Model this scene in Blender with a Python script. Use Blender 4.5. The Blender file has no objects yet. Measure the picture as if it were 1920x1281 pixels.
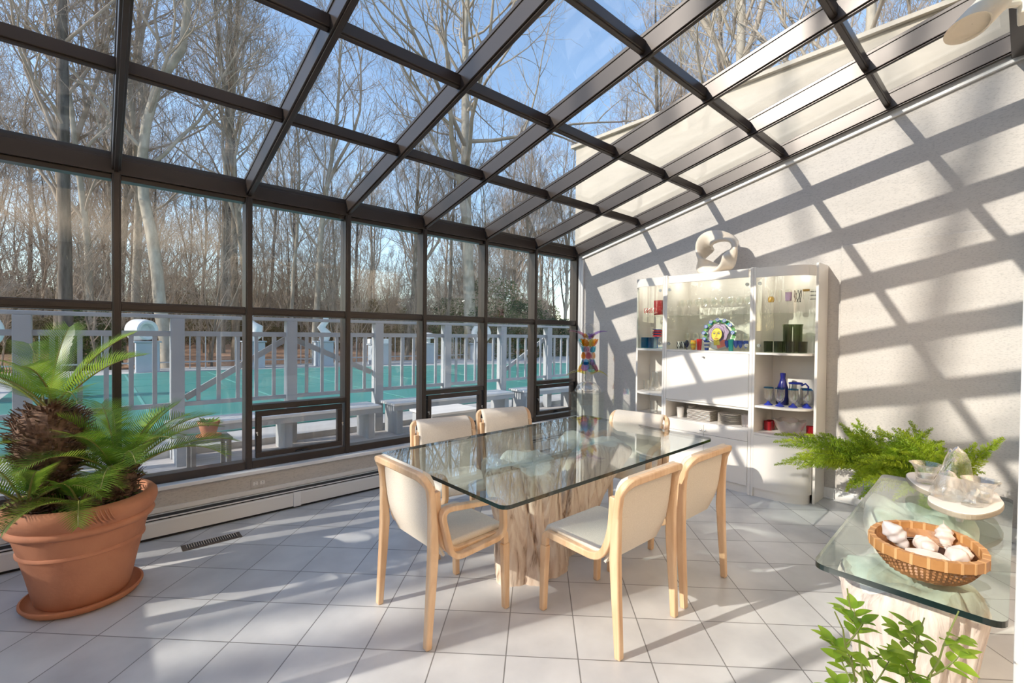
import bpy, math, random
from mathutils import Vector, Matrix
D = bpy.data
SC = bpy.context.scene
COL = SC.collection
RND = random.Random(11)
pi, sin, cos, tan = math.pi, math.sin, math.cos, math.tan
rad = math.radians
V = Vector

# ------------------------------------------------------------------ mesh builder
class MB:
    def __init__(s): s.v = []; s.f = []; s.m = []
    def add(s, vs, fs, mi=0):
        o = len(s.v); s.v += [tuple(v) for v in vs]
        for f in fs: s.f.append([i + o for i in f]); s.m.append(mi)
        return s
    def box(s, x0, x1, y0, y1, z0, z1, mi=0, M=None):
        vs = [(x, y, z) for z in (z0, z1) for y in (y0, y1) for x in (x0, x1)]
        if M is not None: vs = [M @ V(v) for v in vs]
        return s.add(vs, [(0, 2, 3, 1), (4, 5, 7, 6), (0, 1, 5, 4), (2, 6, 7, 3), (0, 4, 6, 2), (1, 3, 7, 5)], mi)
    def prism(s, poly, z0, z1, mi=0, side=None):
        n = len(poly); side = mi if side is None else side
        o = len(s.v)
        s.v += [(p[0], p[1], z0) for p in poly] + [(p[0], p[1], z1) for p in poly]
        s.f.append([o + i for i in range(n)][::-1]); s.m.append(mi)
        s.f.append([o + n + i for i in range(n)]); s.m.append(mi)
        for i in range(n):
            j = (i + 1) % n
            s.f.append([o + i, o + j, o + n + j, o + n + i]); s.m.append(side)
        return s
    def prism_x(s, poly, x0, x1, mi=0):
        # poly in (y, z), extruded along x
        n = len(poly); o = len(s.v)
        s.v += [(x0, p[0], p[1]) for p in poly] + [(x1, p[0], p[1]) for p in poly]
        s.f.append([o + i for i in range(n)][::-1]); s.f.append([o + n + i for i in range(n)]); s.m += [mi, mi]
        for i in range(n):
            j = (i + 1) % n
            s.f.append([o + i, o + j, o + n + j, o + n + i]); s.m.append(mi)
        return s
    def lathe(s, prof, n=24, cx=0, cy=0, mi=0, sx=1, sy=1, caps=True):
        o = len(s.v)
        for r, z in prof:
            for k in range(n):
                a = 2 * pi * k / n
                s.v.append((cx + r * sx * cos(a), cy + r * sy * sin(a), z))
        for i in range(len(prof) - 1):
            for k in range(n):
                j = (k + 1) % n
                s.f.append([o + i * n + k, o + i * n + j, o + (i + 1) * n + j, o + (i + 1) * n + k]); s.m.append(mi)
        if caps:
            s.f.append([o + k for k in range(n)][::-1]); s.m.append(mi)
            l = o + (len(prof) - 1) * n
            s.f.append([l + k for k in range(n)]); s.m.append(mi)
        return s
    def tube(s, pts, r, n=8, cap=True, mi=0, closed=False):
        pts = [V(p) for p in pts]; N = len(pts)
        rs = r if isinstance(r, (list, tuple)) else [r] * N
        o = len(s.v); u = None
        for i, p in enumerate(pts):
            if closed: t = pts[(i + 1) % N] - pts[i - 1]
            else: t = pts[min(i + 1, N - 1)] - pts[max(i - 1, 0)]
            if t.length < 1e-9: t = V((0, 0, 1))
            t.normalize()
            if u is None:
                a = V((0, 0, 1)) if abs(t.z) < 0.9 else V((1, 0, 0))
                u = (a - t * a.dot(t)).normalized()
            else:
                u = u - t * u.dot(t)
                u = u.normalized() if u.length > 1e-6 else t.orthogonal().normalized()
            w = t.cross(u)
            for k in range(n):
                a = 2 * pi * k / n
                s.v.append(tuple(p + (u * cos(a) + w * sin(a)) * rs[i]))
        for i in range(N if closed else N - 1):
            b = ((i + 1) % N) * n
            for k in range(n):
                j = (k + 1) % n
                s.f.append([o + i * n + k, o + i * n + j, o + b + j, o + b + k]); s.m.append(mi)
        if cap and not closed:
            s.f.append([o + k for k in range(n)][::-1]); s.m.append(mi)
            s.f.append([o + (N - 1) * n + k for k in range(n)]); s.m.append(mi)
        return s
    def sweep(s, pts, w, h, up, mi=0, closed=False):
        # rectangular section: w across (t x up), h along the section normal
        pts = [V(p) for p in pts]; N = len(pts); o = len(s.v)
        ws = w if isinstance(w, (list, tuple)) else [w] * N
        hs = h if isinstance(h, (list, tuple)) else [h] * N
        up = V(up)
        for i, p in enumerate(pts):
            if closed: t = pts[(i + 1) % N] - pts[i - 1]
            else: t = pts[min(i + 1, N - 1)] - pts[max(i - 1, 0)]
            t.normalize()
            a = t.cross(up).normalized(); b = a.cross(t).normalized()
            for sa, sb in ((-1, -1), (1, -1), (1, 1), (-1, 1)):
                s.v.append(tuple(p + a * (sa * ws[i] / 2) + b * (sb * hs[i] / 2)))
        for i in range(N if closed else N - 1):
            q = ((i + 1) % N) * 4
            for k in range(4):
                j = (k + 1) % 4
                s.f.append([o + i * 4 + k, o + i * 4 + j, o + q + j, o + q + k]); s.m.append(mi)
        if not closed:
            s.f.append([o, o + 3, o + 2, o + 1]); l = o + (N - 1) * 4
            s.f.append([l, l + 1, l + 2, l + 3]); s.m += [mi, mi]
        return s
    def build(s, name, mat, parent=None, smooth=None, bevel=0, loc=None, rot=None):
        me = D.meshes.new(name)
        me.from_pydata(s.v, [], s.f)
        mats = mat if isinstance(mat, (list, tuple)) else [mat]
        for m in mats: me.materials.append(m)
        if len(mats) > 1: me.polygons.foreach_set('material_index', s.m)
        if smooth:
            me.polygons.foreach_set('use_smooth', [True] * len(me.polygons))
            if smooth < 180: me.set_sharp_from_angle(angle=rad(smooth))
        me.update()
        o = D.objects.new(name, me); COL.objects.link(o)
        if parent is not None: o.parent = parent
        if loc is not None: o.location = loc
        if rot is not None: o.rotation_euler = rot
        if bevel:
            b = o.modifiers.new('edge', 'BEVEL'); b.width = bevel; b.segments = 2; b.limit_method = 'ANGLE'; b.angle_limit = rad(35)
        return o

def tag(o, label, cat, group=None, kind=None):
    o['label'] = label; o['category'] = cat
    if group: o['group'] = group
    if kind: o['kind'] = kind
    return o
def thing(name, label, cat, loc=(0, 0, 0), rz=0, group=None, kind=None):
    o = D.objects.new(name, None); COL.objects.link(o)
    o.empty_display_size = 0.05
    o.location = loc; o.rotation_euler = (0, 0, rz)
    return tag(o, label, cat, group, kind)
def struct(o):
    o['kind'] = 'structure'; return o
def dup(o, loc=None, rz=None, label=None, group=None, scale=None, parent=None):
    c = o.copy(); COL.objects.link(c)
    if parent is not None: c.parent = parent
    if loc is not None: c.location = loc
    if rz is not None: c.rotation_euler = (0, 0, rz)
    if scale is not None: c.scale = (scale,) * 3 if not isinstance(scale, (tuple, list)) else scale
    if label: c['label'] = label
    if group: c['group'] = group
    for ch in list(o.children): dup(ch, parent=c)
    return c
def fillet(pts, r, n=5):
    # round the inner corners of an open polyline
    P = [V(p) for p in pts]; out = [P[0]]
    for i in range(1, len(P) - 1):
        a = (P[i - 1] - P[i]); b = (P[i + 1] - P[i])
        rr = r[i - 1] if isinstance(r, (list, tuple)) else r
        d = min(rr, a.length * .49, b.length * .49)
        p0 = P[i] + a.normalized() * d; p1 = P[i] + b.normalized() * d
        for k in range(n + 1):
            t = k / n
            out.append(p0 * (1 - t) ** 2 + P[i] * 2 * t * (1 - t) + p1 * t * t)
    out.append(P[-1]); return out
def roundrect(x0, x1, y0, y1, r, n=6):
    out = []
    for cx, cy, a0 in ((x1 - r, y1 - r, 0), (x0 + r, y1 - r, 90), (x0 + r, y0 + r, 180), (x1 - r, y0 + r, 270)):
        for k in range(n + 1):
            a = rad(a0 + 90 * k / n); out.append((cx + r * cos(a), cy + r * sin(a)))
    return out
def rounded_poly(q, r, n=6):
    N = len(q); out = []
    for i in range(N):
        p = V((*q[i], 0)); a = V((*q[i - 1], 0)) - p; b = V((*q[(i + 1) % N], 0)) - p
        p0 = p + a.normalized() * r; p1 = p + b.normalized() * r
        for k in range(n + 1):
            t = k / n; w = p0 * (1 - t) ** 2 + p * 2 * t * (1 - t) + p1 * t * t
            out.append((w.x, w.y))
    return out

# ------------------------------------------------------------------ materials
def _new(name):
    m = D.materials.new(name); m.use_nodes = True
    nt = m.node_tree; nt.nodes.clear()
    return m, nt, nt.nodes, nt.links
def pmat(name, col, rough=.5, metal=0, spec=.5, var=None, scale=(6, 6, 6), amount=.25, bump=0, bscale=40, coat=0, coord='Object', detail=4, var2=None):
    m, nt, N, L = _new(name)
    out = N.new('ShaderNodeOutputMaterial'); b = N.new('ShaderNodeBsdfPrincipled')
    L.new(b.outputs[0], out.inputs[0])
    b.inputs['Base Color'].default_value = (*col, 1); b.inputs['Roughness'].default_value = rough
    b.inputs['Metallic'].default_value = metal; b.inputs['Specular IOR Level'].default_value = spec
    b.inputs['Coat Weight'].default_value = coat
    if var is not None or bump:
        tc = N.new('ShaderNodeTexCoord'); mp = N.new('ShaderNodeMapping'); mp.inputs['Scale'].default_value = scale
        L.new(tc.outputs[coord], mp.inputs[0])
    if var is not None:
        n = N.new('ShaderNodeTexNoise'); n.inputs['Scale'].default_value = 1; n.inputs['Detail'].default_value = detail; n.inputs['Roughness'].default_value = .6
        L.new(mp.outputs[0], n.inputs['Vector'])
        r = N.new('ShaderNodeValToRGB'); r.color_ramp.elements[0].position = .5 - amount; r.color_ramp.elements[1].position = .5 + amount
        r.color_ramp.elements[0].color = (*var, 1); r.color_ramp.elements[1].color = (*col, 1)
        if var2 is not None:
            e = r.color_ramp.elements.new(.5); e.color = (*var2, 1)
        L.new(n.outputs['Fac'], r.inputs[0]); L.new(r.outputs[0], b.inputs['Base Color'])
    if bump:
        n2 = N.new('ShaderNodeTexNoise'); n2.inputs['Scale'].default_value = bscale; n2.inputs['Detail'].default_value = 5
        L.new(mp.outputs[0], n2.inputs['Vector'])
        bp = N.new('ShaderNodeBump'); bp.inputs['Strength'].default_value = bump; bp.inputs['Distance'].default_value = .01
        L.new(n2.outputs['Fac'], bp.inputs['Height']); L.new(bp.outputs[0], b.inputs['Normal'])
    return m
def glass(name, tint=(1, 1, 1), f0=.04, power=5, gain=.96, rough=0.0, gcol=(1, 1, 1)):
    # clear pane: passes light straight through and mirrors by the angle of view (Schlick)
    m, nt, N, L = _new(name)
    out = N.new('ShaderNodeOutputMaterial'); mx = N.new('ShaderNodeMixShader')
    tr = N.new('ShaderNodeBsdfTransparent'); tr.inputs[0].default_value = (*tint, 1)
    gl = N.new('ShaderNodeBsdfGlossy'); gl.inputs[0].default_value = (*gcol, 1); gl.inputs['Roughness'].default_value = rough
    g = N.new('ShaderNodeNewGeometry'); d = N.new('ShaderNodeVectorMath'); d.operation = 'DOT_PRODUCT'
    L.new(g.outputs['Incoming'], d.inputs[0]); L.new(g.outputs['Normal'], d.inputs[1])
    def mth(op, a, b):
        n = N.new('ShaderNodeMath'); n.operation = op
        for i, x in enumerate((a, b)):
            if x is None: continue
            if isinstance(x, (int, float)): n.inputs[i].default_value = x
            else: L.new(x, n.inputs[i])
        return n.outputs[0]
    c = mth('ABSOLUTE', d.outputs['Value'], None)
    p = mth('POWER', mth('SUBTRACT', 1, c), power)
    f = mth('ADD', mth('MULTIPLY', p, gain), f0); f = mth('MINIMUM', f, 1.0)
    L.new(f, mx.inputs[0]); L.new(tr.outputs[0], mx.inputs[1]); L.new(gl.outputs[0], mx.inputs[2]); L.new(mx.outputs[0], out.inputs[0])
    return m
def leafmat(name, c1, c2, trans=.45, rough=.45, scale=3):
    m, nt, N, L = _new(name)
    out = N.new('ShaderNodeOutputMaterial'); mx = N.new('ShaderNodeMixShader'); mx.inputs[0].default_value = trans
    b = N.new('ShaderNodeBsdfPrincipled'); b.inputs['Roughness'].default_value = rough; b.inputs['Specular IOR Level'].default_value = .4
    t = N.new('ShaderNodeBsdfTranslucent')
    tc = N.new('ShaderNodeTexCoord'); n = N.new('ShaderNodeTexNoise'); n.inputs['Scale'].default_value = scale
    L.new(tc.outputs['Object'], n.inputs['Vector'])
    r = N.new('ShaderNodeValToRGB'); r.color_ramp.elements[0].position = .35; r.color_ramp.elements[1].position = .65
    r.color_ramp.elements[0].color = (*c1, 1); r.color_ramp.elements[1].color = (*c2, 1)
    L.new(n.outputs['Fac'], r.inputs[0])
    hs = N.new('ShaderNodeHueSaturation'); hs.inputs['Value'].default_value = 1.5; hs.inputs['Hue'].default_value = .48
    L.new(r.outputs[0], b.inputs['Base Color']); L.new(r.outputs[0], hs.inputs['Color']); L.new(hs.outputs[0], t.inputs[0])
    L.new(b.outputs[0], mx.inputs[1]); L.new(t.outputs[0], mx.inputs[2]); L.new(mx.outputs[0], out.inputs[0])
    return m
def woodmat(name, c1, c2, scale, rough=.5, bump=.2, dist=2.0, c3=None):
    m, nt, N, L = _new(name)
    out = N.new('ShaderNodeOutputMaterial'); b = N.new('ShaderNodeBsdfPrincipled'); b.inputs['Roughness'].default_value = rough
    tc = N.new('ShaderNodeTexCoord'); mp = N.new('ShaderNodeMapping'); mp.inputs['Scale'].default_value = scale
    L.new(tc.outputs['Object'], mp.inputs[0])
    n = N.new('ShaderNodeTexNoise'); n.inputs['Scale'].default_value = 1; n.inputs['Detail'].default_value = 6; n.inputs['Distortion'].default_value = dist
    L.new(mp.outputs[0], n.inputs['Vector'])
    r = N.new('ShaderNodeValToRGB'); r.color_ramp.elements[0].position = .3; r.color_ramp.elements[1].position = .62
    r.color_ramp.elements[0].color = (*c1, 1); r.color_ramp.elements[1].color = (*c2, 1)
    if c3: e = r.color_ramp.elements.new(.42); e.color = (*c3, 1)
    L.new(n.outputs['Fac'], r.inputs[0]); L.new(r.outputs[0], b.inputs['Base Color'])
    bp = N.new('ShaderNodeBump'); bp.inputs['Strength'].default_value = bump; bp.inputs['Distance'].default_value = .01
    L.new(n.outputs['Fac'], bp.inputs['Height']); L.new(bp.outputs[0], b.inputs['Normal']); L.new(b.outputs[0], out.inputs[0])
    return m
def tilemat():
    m, nt, N, L = _new('floor_tile')
    out = N.new('ShaderNodeOutputMaterial'); b = N.new('ShaderNodeBsdfPrincipled')
    tc = N.new('ShaderNodeTexCoord'); mp = N.new('ShaderNodeMapping'); mp.inputs['Rotation'].default_value = (0, 0, rad(45)); mp.inputs['Location'].default_value = (-.203, -.129, 0)
    L.new(tc.outputs['Object'], mp.inputs[0])
    br = N.new('ShaderNodeTexBrick'); br.offset = 0; br.squash = 1
    for k, v in {'Scale': 1, 'Mortar Size': .0032, 'Mortar Smooth': .2, 'Bias': 0, 'Brick Width': .335, 'Row Height': .335}.items(): br.inputs[k].default_value = v
    br.inputs['Color1'].default_value = (.60, .592, .582, 1); br.inputs['Color2'].default_value = (.70, .69, .672, 1); br.inputs['Mortar'].default_value = (.25, .24, .23, 1)
    L.new(mp.outputs[0], br.inputs['Vector'])
    n = N.new('ShaderNodeTexNoise'); n.inputs['Scale'].default_value = 3.2; n.inputs['Detail'].default_value = 6
    L.new(tc.outputs['Object'], n.inputs['Vector'])
    r = N.new('ShaderNodeValToRGB'); r.color_ramp.elements[0].position = .3; r.color_ramp.elements[1].position = .7
    r.color_ramp.elements[0].color = (.76, .76, .775, 1); r.color_ramp.elements[1].color = (1, 1, 1, 1)
    L.new(n.outputs['Fac'], r.inputs[0])
    mul = N.new('ShaderNodeMix'); mul.data_type = 'RGBA'; mul.blend_type = 'MULTIPLY'; mul.inputs[0].default_value = 1
    L.new(br.outputs['Color'], mul.inputs[6]); L.new(r.outputs[0], mul.inputs[7]); L.new(mul.outputs[2], b.inputs['Base Color'])
    b.inputs['Roughness'].default_value = .34; b.inputs['Specular IOR Level'].default_value = .45
    bp = N.new('ShaderNodeBump'); bp.inputs['Strength'].default_value = .35; bp.inputs['Distance'].default_value = .004; bp.invert = True
    L.new(br.outputs['Fac'], bp.inputs['Height']); L.new(bp.outputs[0], b.inputs['Normal']); L.new(b.outputs[0], out.inputs[0])
    return m
def wallpaper(name, base, dark, sc):
    m, nt, N, L = _new(name)
    out = N.new('ShaderNodeOutputMaterial'); b = N.new('ShaderNodeBsdfPrincipled'); b.inputs['Roughness'].default_value = .75; b.inputs['Specular IOR Level'].default_value = .2
    tc = N.new('ShaderNodeTexCoord')
    def noise(scale, det, lo, hi, ca, cb):
        mp = N.new('ShaderNodeMapping'); mp.inputs['Scale'].default_value = scale; L.new(tc.outputs['Object'], mp.inputs[0])
        n = N.new('ShaderNodeTexNoise'); n.inputs['Scale'].default_value = 1; n.inputs['Detail'].default_value = det; n.inputs['Roughness'].default_value = .65
        L.new(mp.outputs[0], n.inputs['Vector'])
        r = N.new('ShaderNodeValToRGB'); r.color_ramp.elements[0].position = lo; r.color_ramp.elements[1].position = hi
        r.color_ramp.elements[0].color = (*ca, 1); r.color_ramp.elements[1].color = (*cb, 1)
        L.new(n.outputs['Fac'], r.inputs[0]); return r.outputs[0]
    a = noise(sc, 5, .30, .50, dark, base)
    c = noise((1.2, 1.2, 7), 4, .3, .7, (.90, .90, .90), (1, 1, 1))
    mul = N.new('ShaderNodeMix'); mul.data_type = 'RGBA'; mul.blend_type = 'MULTIPLY'; mul.inputs[0].default_value = 1
    L.new(a, mul.inputs[6]); L.new(c, mul.inputs[7]); L.new(mul.outputs[2], b.inputs['Base Color']); L.new(b.outputs[0], out.inputs[0])
    return m
M = {}
M['tile'] = tilemat()
M['paper'] = wallpaper('woven_wallcovering', (.61, .57, .525), (.46, .43, .40), (50, 50, 140))
M['stucco'] = pmat('exterior_stucco', (.56, .50, .42), .85, 0, .2, var=(.47, .42, .35), scale=(2, 2, 9), amount=.2)
M['taupe'] = pmat('taupe_paint', (.30, .27, .24), .6)
M['standgrey'] = pmat('dark_stand', (.13, .13, .135), .6)
M['white'] = pmat('white_paint', (.82, .80, .77), .45)
M['lacquer'] = pmat('white_lacquer', (.82, .775, .715), .28)
M['bronze'] = pmat('bronze_frame', (.050, .037, .030), .30, .3, .6)
M['black'] = pmat('black_rubber', (.012, .012, .012), .6)
M['steel'] = pmat('steel', (.62, .62, .62), .22, 1)
M['heater'] = pmat('heater_enamel', (.74, .71, .67), .4)
M['chairwood'] = woodmat('light_beech', (.66, .40, .215), (.80, .56, .345), (14, 14, 2.2), .42, .08, 1.5)
M['fabric'] = pmat('oatmeal_fabric', (.80, .72, .61), .9, 0, .15, var=(.66, .58, .48), scale=(240, 240, 240), amount=.22, bump=.25, bscale=1.2)
M['fabricedge'] = pmat('grey_fabric_edge', (.30, .27, .25), .9)
M['drift'] = woodmat('weathered_wood', (.30, .19, .12), (.82, .69, .56), (11, 11, 1.8), .75, .9, 3, (.66, .50, .38))
M['driftcap'] = woodmat('weathered_wood_cap', (.80, .72, .62), (.92, .88, .80), (9, 9, 9), .7, .35, 2)
M['driftpale'] = woodmat('bleached_wood', (.50, .41, .35), (.72, .63, .55), (16, 16, 2.2), .75, .7, 3, (.63, .53, .46))
M['table_glass'] = glass('tabletop_glass', (.93, .975, .955), .045, 4.2, .95)
M['table_edge'] = pmat('glass_edge', (.004, .016, .014), .12, 0, .8)
M['console_glass'] = glass('console_glass', (.90, .965, .935), .045, 4.2, .95)
M['pane'] = glass('window_glass', (.965, .975, .97), .035, 5, .96)
M['crystal'] = glass('clear_glassware', (.985, .99, .985), .065, 2.6, .85, .0, (1, .97, .93))
M['cabglass'] = glass('cabinet_glass', (.965, .982, .96), .04, 5, .95)
M['terracotta'] = pmat('terracotta', (.56, .245, .135), .75, 0, .25, var=(.46, .19, .105), scale=(5, 5, 5), amount=.2, bump=.1, bscale=12, var2=(.53, .225, .125))
M['terradust'] = pmat('terracotta_saucer', (.55, .22, .10), .7, 0, .25, var=(.47, .18, .085), scale=(6, 6, 6))
M['soil'] = pmat('soil', (.035, .024, .017), .95, var=(.012, .009, .007), scale=(40, 40, 40), bump=.8, bscale=2)
M['palm'] = leafmat('palm_leaf', (.085, .20, .02), (.28, .42, .05), .45, .38, 7)
M['palmrib'] = pmat('palm_rib', (.26, .24, .06), .5)
M['caudex'] = pmat('caudex', (.30, .17, .105), .9, var=(.07, .035, .022), scale=(45, 45, 45))
M['fern'] = leafmat('fern_leaf', (.20, .33, .02), (.44, .55, .04), .4, .5, 6)
M['shrubleaf'] = leafmat('shrub_leaf', (.12, .26, .02), (.30, .46, .05), .5, .4, 9)
M['stem'] = pmat('green_stem', (.22, .26, .07), .6)
M['groundcover'] = leafmat('groundcover_leaf', (.03, .08, .012), (.10, .17, .03), .3)
M['bark'] = pmat('bark', (.37, .305, .235), .9, 0, .1, var=(.12, .098, .075), scale=(7, 7, 1.6), amount=.2, bump=.5, bscale=4)
M['barkdark'] = pmat('bark_dark', (.155, .135, .115), .9, 0, .1, var=(.06, .052, .045), scale=(9, 9, 1.4), amount=.2, bump=.6, bscale=4)
M['barkpale'] = pmat('bark_pale', (.50, .45, .375), .85, 0, .1, var=(.27, .24, .195), scale=(4, 4, 1.5), amount=.22, bump=.3, bscale=4)
M['twig'] = pmat('twigs', (.44, .365, .295), .9, 0, .1, var=(.30, .245, .195), scale=(2, 2, 2))
M['twigpale'] = pmat('pale_twigs', (.46, .40, .33), .9, 0, .1, var=(.30, .25, .2), scale=(2, 2, 2))
M['litter'] = pmat('leaf_litter', (.52, .34, .225), .95, 0, .1, var=(.22, .135, .085), scale=(9, 9, 9), amount=.22, detail=8, bump=.6, bscale=3, var2=(.42, .245, .155))
M['bush'] = leafmat('bush_leaf', (.11, .10, .035), (.20, .16, .065), .3, .6, 1.5)
M['evergreen'] = leafmat('evergreen_leaf', (.04, .07, .02), (.10, .14, .035), .25, .6, 1.5)
M['deck'] = woodmat('deck_boards', (.40, .36, .335), (.58, .53, .49), (1.2, 26, 26), .7, .3, 1)
M['rail'] = pmat('grey_painted_rail', (.45, .46, .47), .6, var=(.38, .39, .40), scale=(3, 3, 3))
M['bench'] = woodmat('bench_boards', (.78, .73, .68), (.90, .86, .81), (1.2, 20, 20), .6, .2, 1)
M['concrete'] = pmat('pool_coping', (.58, .56, .53), .8, var=(.45, .43, .41), scale=(3, 3, 3))
M['plinth'] = pmat('plinth', (.42, .46, .50), .7, var=(.35, .39, .43), scale=(2, 2, 2))
M['marble'] = pmat('marble', (.80, .79, .77), .4, var=(.62, .62, .63), scale=(3, 3, 3))
M['poolcover'] = pmat('pool_cover', (.075, .33, .28), .35, var=(.05, .25, .22), scale=(.5, .5, .5), bump=.3, bscale=6)
M['strap'] = pmat('pool_strap', (.14, .40, .35), .5)
M['alabaster'] = pmat('alabaster', (.80, .74, .65), .22, var=(.72, .60, .46), scale=(4, 4, 4), amount=.2)
M['lampshell'] = pmat('lamp_shell', (.80, .74, .62), .4)
M['basket'] = woodmat('bamboo', (.20, .085, .03), (.42, .20, .075), (30, 30, 30), .5, .3, 1)
M['basketrim'] = pmat('bamboo_rim', (.48, .24, .085), .4, var=(.36, .16, .05), scale=(12, 12, 12))
M['wrap'] = pmat('cane_wrap', (.60, .35, .155), .5)
M['shell'] = pmat('seashell', (.80, .72, .66), .5, var=(.62, .47, .40), scale=(14, 14, 14), amount=.2)
M['shellgrey'] = pmat('grey_seashell', (.66, .62, .60), .5, var=(.48, .43, .42), scale=(16, 16, 16))
M['stone'] = pmat('tray_stone', (.78, .73, .66), .5)
M['stoneedge'] = pmat('tray_edge', (.36, .31, .235), .6)
M['ceramic'] = pmat('cream_ceramic', (.78, .73, .67), .3)
M['platerim'] = pmat('cream_plate', (.72, .66, .60), .3)
def gcol(name, c, f0=.06, d=0): return glass(name, c, f0, 3, .8)
M['g_red'] = gcol('red_glass', (.62, .03, .05)); M['g_teal'] = gcol('teal_glass', (.10, .62, .78)); M['g_blue'] = gcol('cobalt_glass', (.05, .07, .42))
M['g_green'] = gcol('green_glass', (.42, .50, .32)); M['g_sky'] = gcol('sky_blue_glass', (.12, .45, .78)); M['g_pink'] = gcol('pink_glass', (.92, .62, .70))
M['g_orange'] = gcol('orange_glass', (.96, .60, .08)); M['g_magenta'] = gcol('magenta_glass', (.88, .12, .42)); M['g_violet'] = gcol('violet_glass', (.66, .52, .84)); M['g_yellow'] = gcol('yellow_glass', (.95, .90, .45)); M['g_aqua'] = gcol('aqua_glass', (.55, .88, .90))
M['frost'] = glass('frosted_glass', (.86, .82, .82), .20, 2, .6, .35)
M['icy'] = glass('ice_glass', (.97, .98, .975), .12, 2.0, .85, .03, (1, .96, .92))
for n, c in {'red': (.72, .03, .03), 'yellow': (.90, .66, .06), 'orange': (.85, .42, .05), 'blue': (.06, .11, .48), 'teal': (.06, .55, .48), 'green': (.13, .38, .10), 'lilac': (.50, .34, .52), 'blackink': (.015, .015, .02), 'gold': (.45, .26, .05), 'coral': (.85, .20, .13), 'ivory': (.85, .82, .76), 'darkred': (.28, .01, .015)}.items():
    M[n] = pmat('glaze_' + n, c, .25)
SUN_E = 4.2; SKY_S = .28; EXPO = .33; FILL_W = 300; PUCK_FILL = 1.5
# ------------------------------------------------------------------ the sunroom
SL = .2413; Y0 = 4.27; ZE = 2.617; BAY = .827; XE0 = .127; XW = 5.09
def zb(y): return ZE + (Y0 - y) * SL
def xr(k): return XE0 + BAY * k
NB = range(-2, 6)
struct(MB().box(-1.75, 5.35, -5.2, 4.42, -.12, 0).build('floor', M['tile']))
struct(MB().prism_x([(.012, 0), (4.36, 0), (4.36, zb(4.36) + .10), (.012, zb(.012) + .10)], XW, 5.34).build('wall_right', M['paper']))
struct(MB().prism_x([(.012, zb(.012) + .10), (4.36, zb(4.36) + .10), (4.36, 4.16), (.012, 4.16)], XW, 5.34).prism_x([(-.1, 4.16), (4.42, 4.16), (4.42, 4.20), (-.1, 4.20)], XW - .05, 5.40).build('wall_right_upper', M['stucco']))
struct(MB().prism_x([(.0125, .0), (1.165, .0), (1.165, 2.345), (.0125, 2.345)], 5.058, 5.0899).build('trim_40', M['paper'], bevel=.010))
struct(MB().prism_x([(4.25, 0), (4.40, 0), (4.40, .335), (4.25, .335)], -1.55, 5.0899).build('wall_window_side', M['paper']))
struct(MB().box(-1.55, 5.0899, 4.195, 4.42, .335, .366).build('trim_sill', M['white'], bevel=.006))
# end wall on the sunny side: low solid wall below tall panes
struct(MB().box(-1.68, -1.55, 0, 4.42, 0, .90).build('wall_left', M['paper']))
# wall of the house beside the opening, and the room behind it
struct(MB().box(1.5, 1.62, -.16, .012, 0, 2.76).build('trim_jamb', M['white'], bevel=.004))
struct(MB().box(4.7, 5.34, -.16, .012, 0, 4.6).box(1.5, 4.7, -.16, .012, 2.76, 4.6).build('wall_back', M['white']))
struct(MB().box(-1.75, 1.5, -.16, .012, 3.4, 4.6).build('wall_back_lintel', M['white']))
struct(MB().box(-1.75, 5.34, -5.2, -.16, 3.4, 3.5).build('ceiling', M['white']))
struct(MB().box(-1.75, 5.34, -5.3, -5.2, 0, 3.5).build('wall_rear', M['taupe']))
struct(MB().box(-1.85, -1.75, -5.3, -.16, 0, 3.5).build('wall_house_left', M['taupe']))
struct(MB().box(5.34, 5.44, -5.3, .02, 0, 3.5).build('wall_house_right', M['white']))
# trims against the papered wall
struct(MB().prism_x([(4.27, zb(4.27) - .062), (.05, zb(.05) - .062), (.05, zb(.05)), (4.27, zb(4.27))], 5.062, 5.0899).build('trim_1', M['white'], bevel=.004))
struct(MB().box(5.064, 5.0899, 4.185, 4.262, .366, zb(4.27) - .06).box(5.056, 5.0899, 4.225, 4.262, .366, zb(4.27) - .05).build('trim_2', M['white'], bevel=.003))
struct(MB().box(5.074, 5.0899, 1.165, 4.25, 0, .105).box(5.068, 5.0899, 1.165, 4.25, 0, .015).build('baseboard_right', M['white'], bevel=.004))
struct(MB().box(5.043, 5.0579, .02, 1.178, 0, .105).box(5.037, 5.0579, .02, 1.178, 0, .015).box(5.043, 5.0899, 1.1651, 1.178, 0, .105).build('baseboard_right_step', M['white'], bevel=.004))
# mullions and rafters, each a bar of its own
tn = 10
for k in range(-2, 7):
    x1 = xr(k); x0 = x1 - .05
    if k == 6: x1 = 5.0899; x0 = 5.035
    m = MB().box(x0, x1, 4.275, 4.40, .366, 2.60)
    m.box(x0 + .008, x1 - .008, 4.268, 4.275, .366, 2.60)
    struct(m.build('trim_%d' % tn, M['bronze'], bevel=.003)); tn += 1
    if k == 6: x1 = 5.06; x0 = 5.005
    r = MB().prism_x([(4.41, zb(4.41)), (.06, zb(.06)), (.06, zb(.06) + .125), (4.41, zb(4.41) + .125)], x0, x1)
    r.prism_x([(4.30, zb(4.30) - .012), (.06, zb(.06) - .012), (.06, zb(.06)), (4.30, zb(4.30))], x0 + .012, x1 - .012)
    r.prism_x([(4.43, zb(4.43) + .125), (.06, zb(.06) + .125), (.06, zb(.06) + .15), (4.43, zb(4.43) + .15)], x0 - .006, x1 + .006)
    struct(r.build('trim_%d' % tn, M['bronze'], bevel=.003)); tn += 1
struct(MB().box(-1.6, 5.0899, .021, .13, 3.585, 3.80).build('trim_ridge', M['bronze'], bevel=.004))
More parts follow.
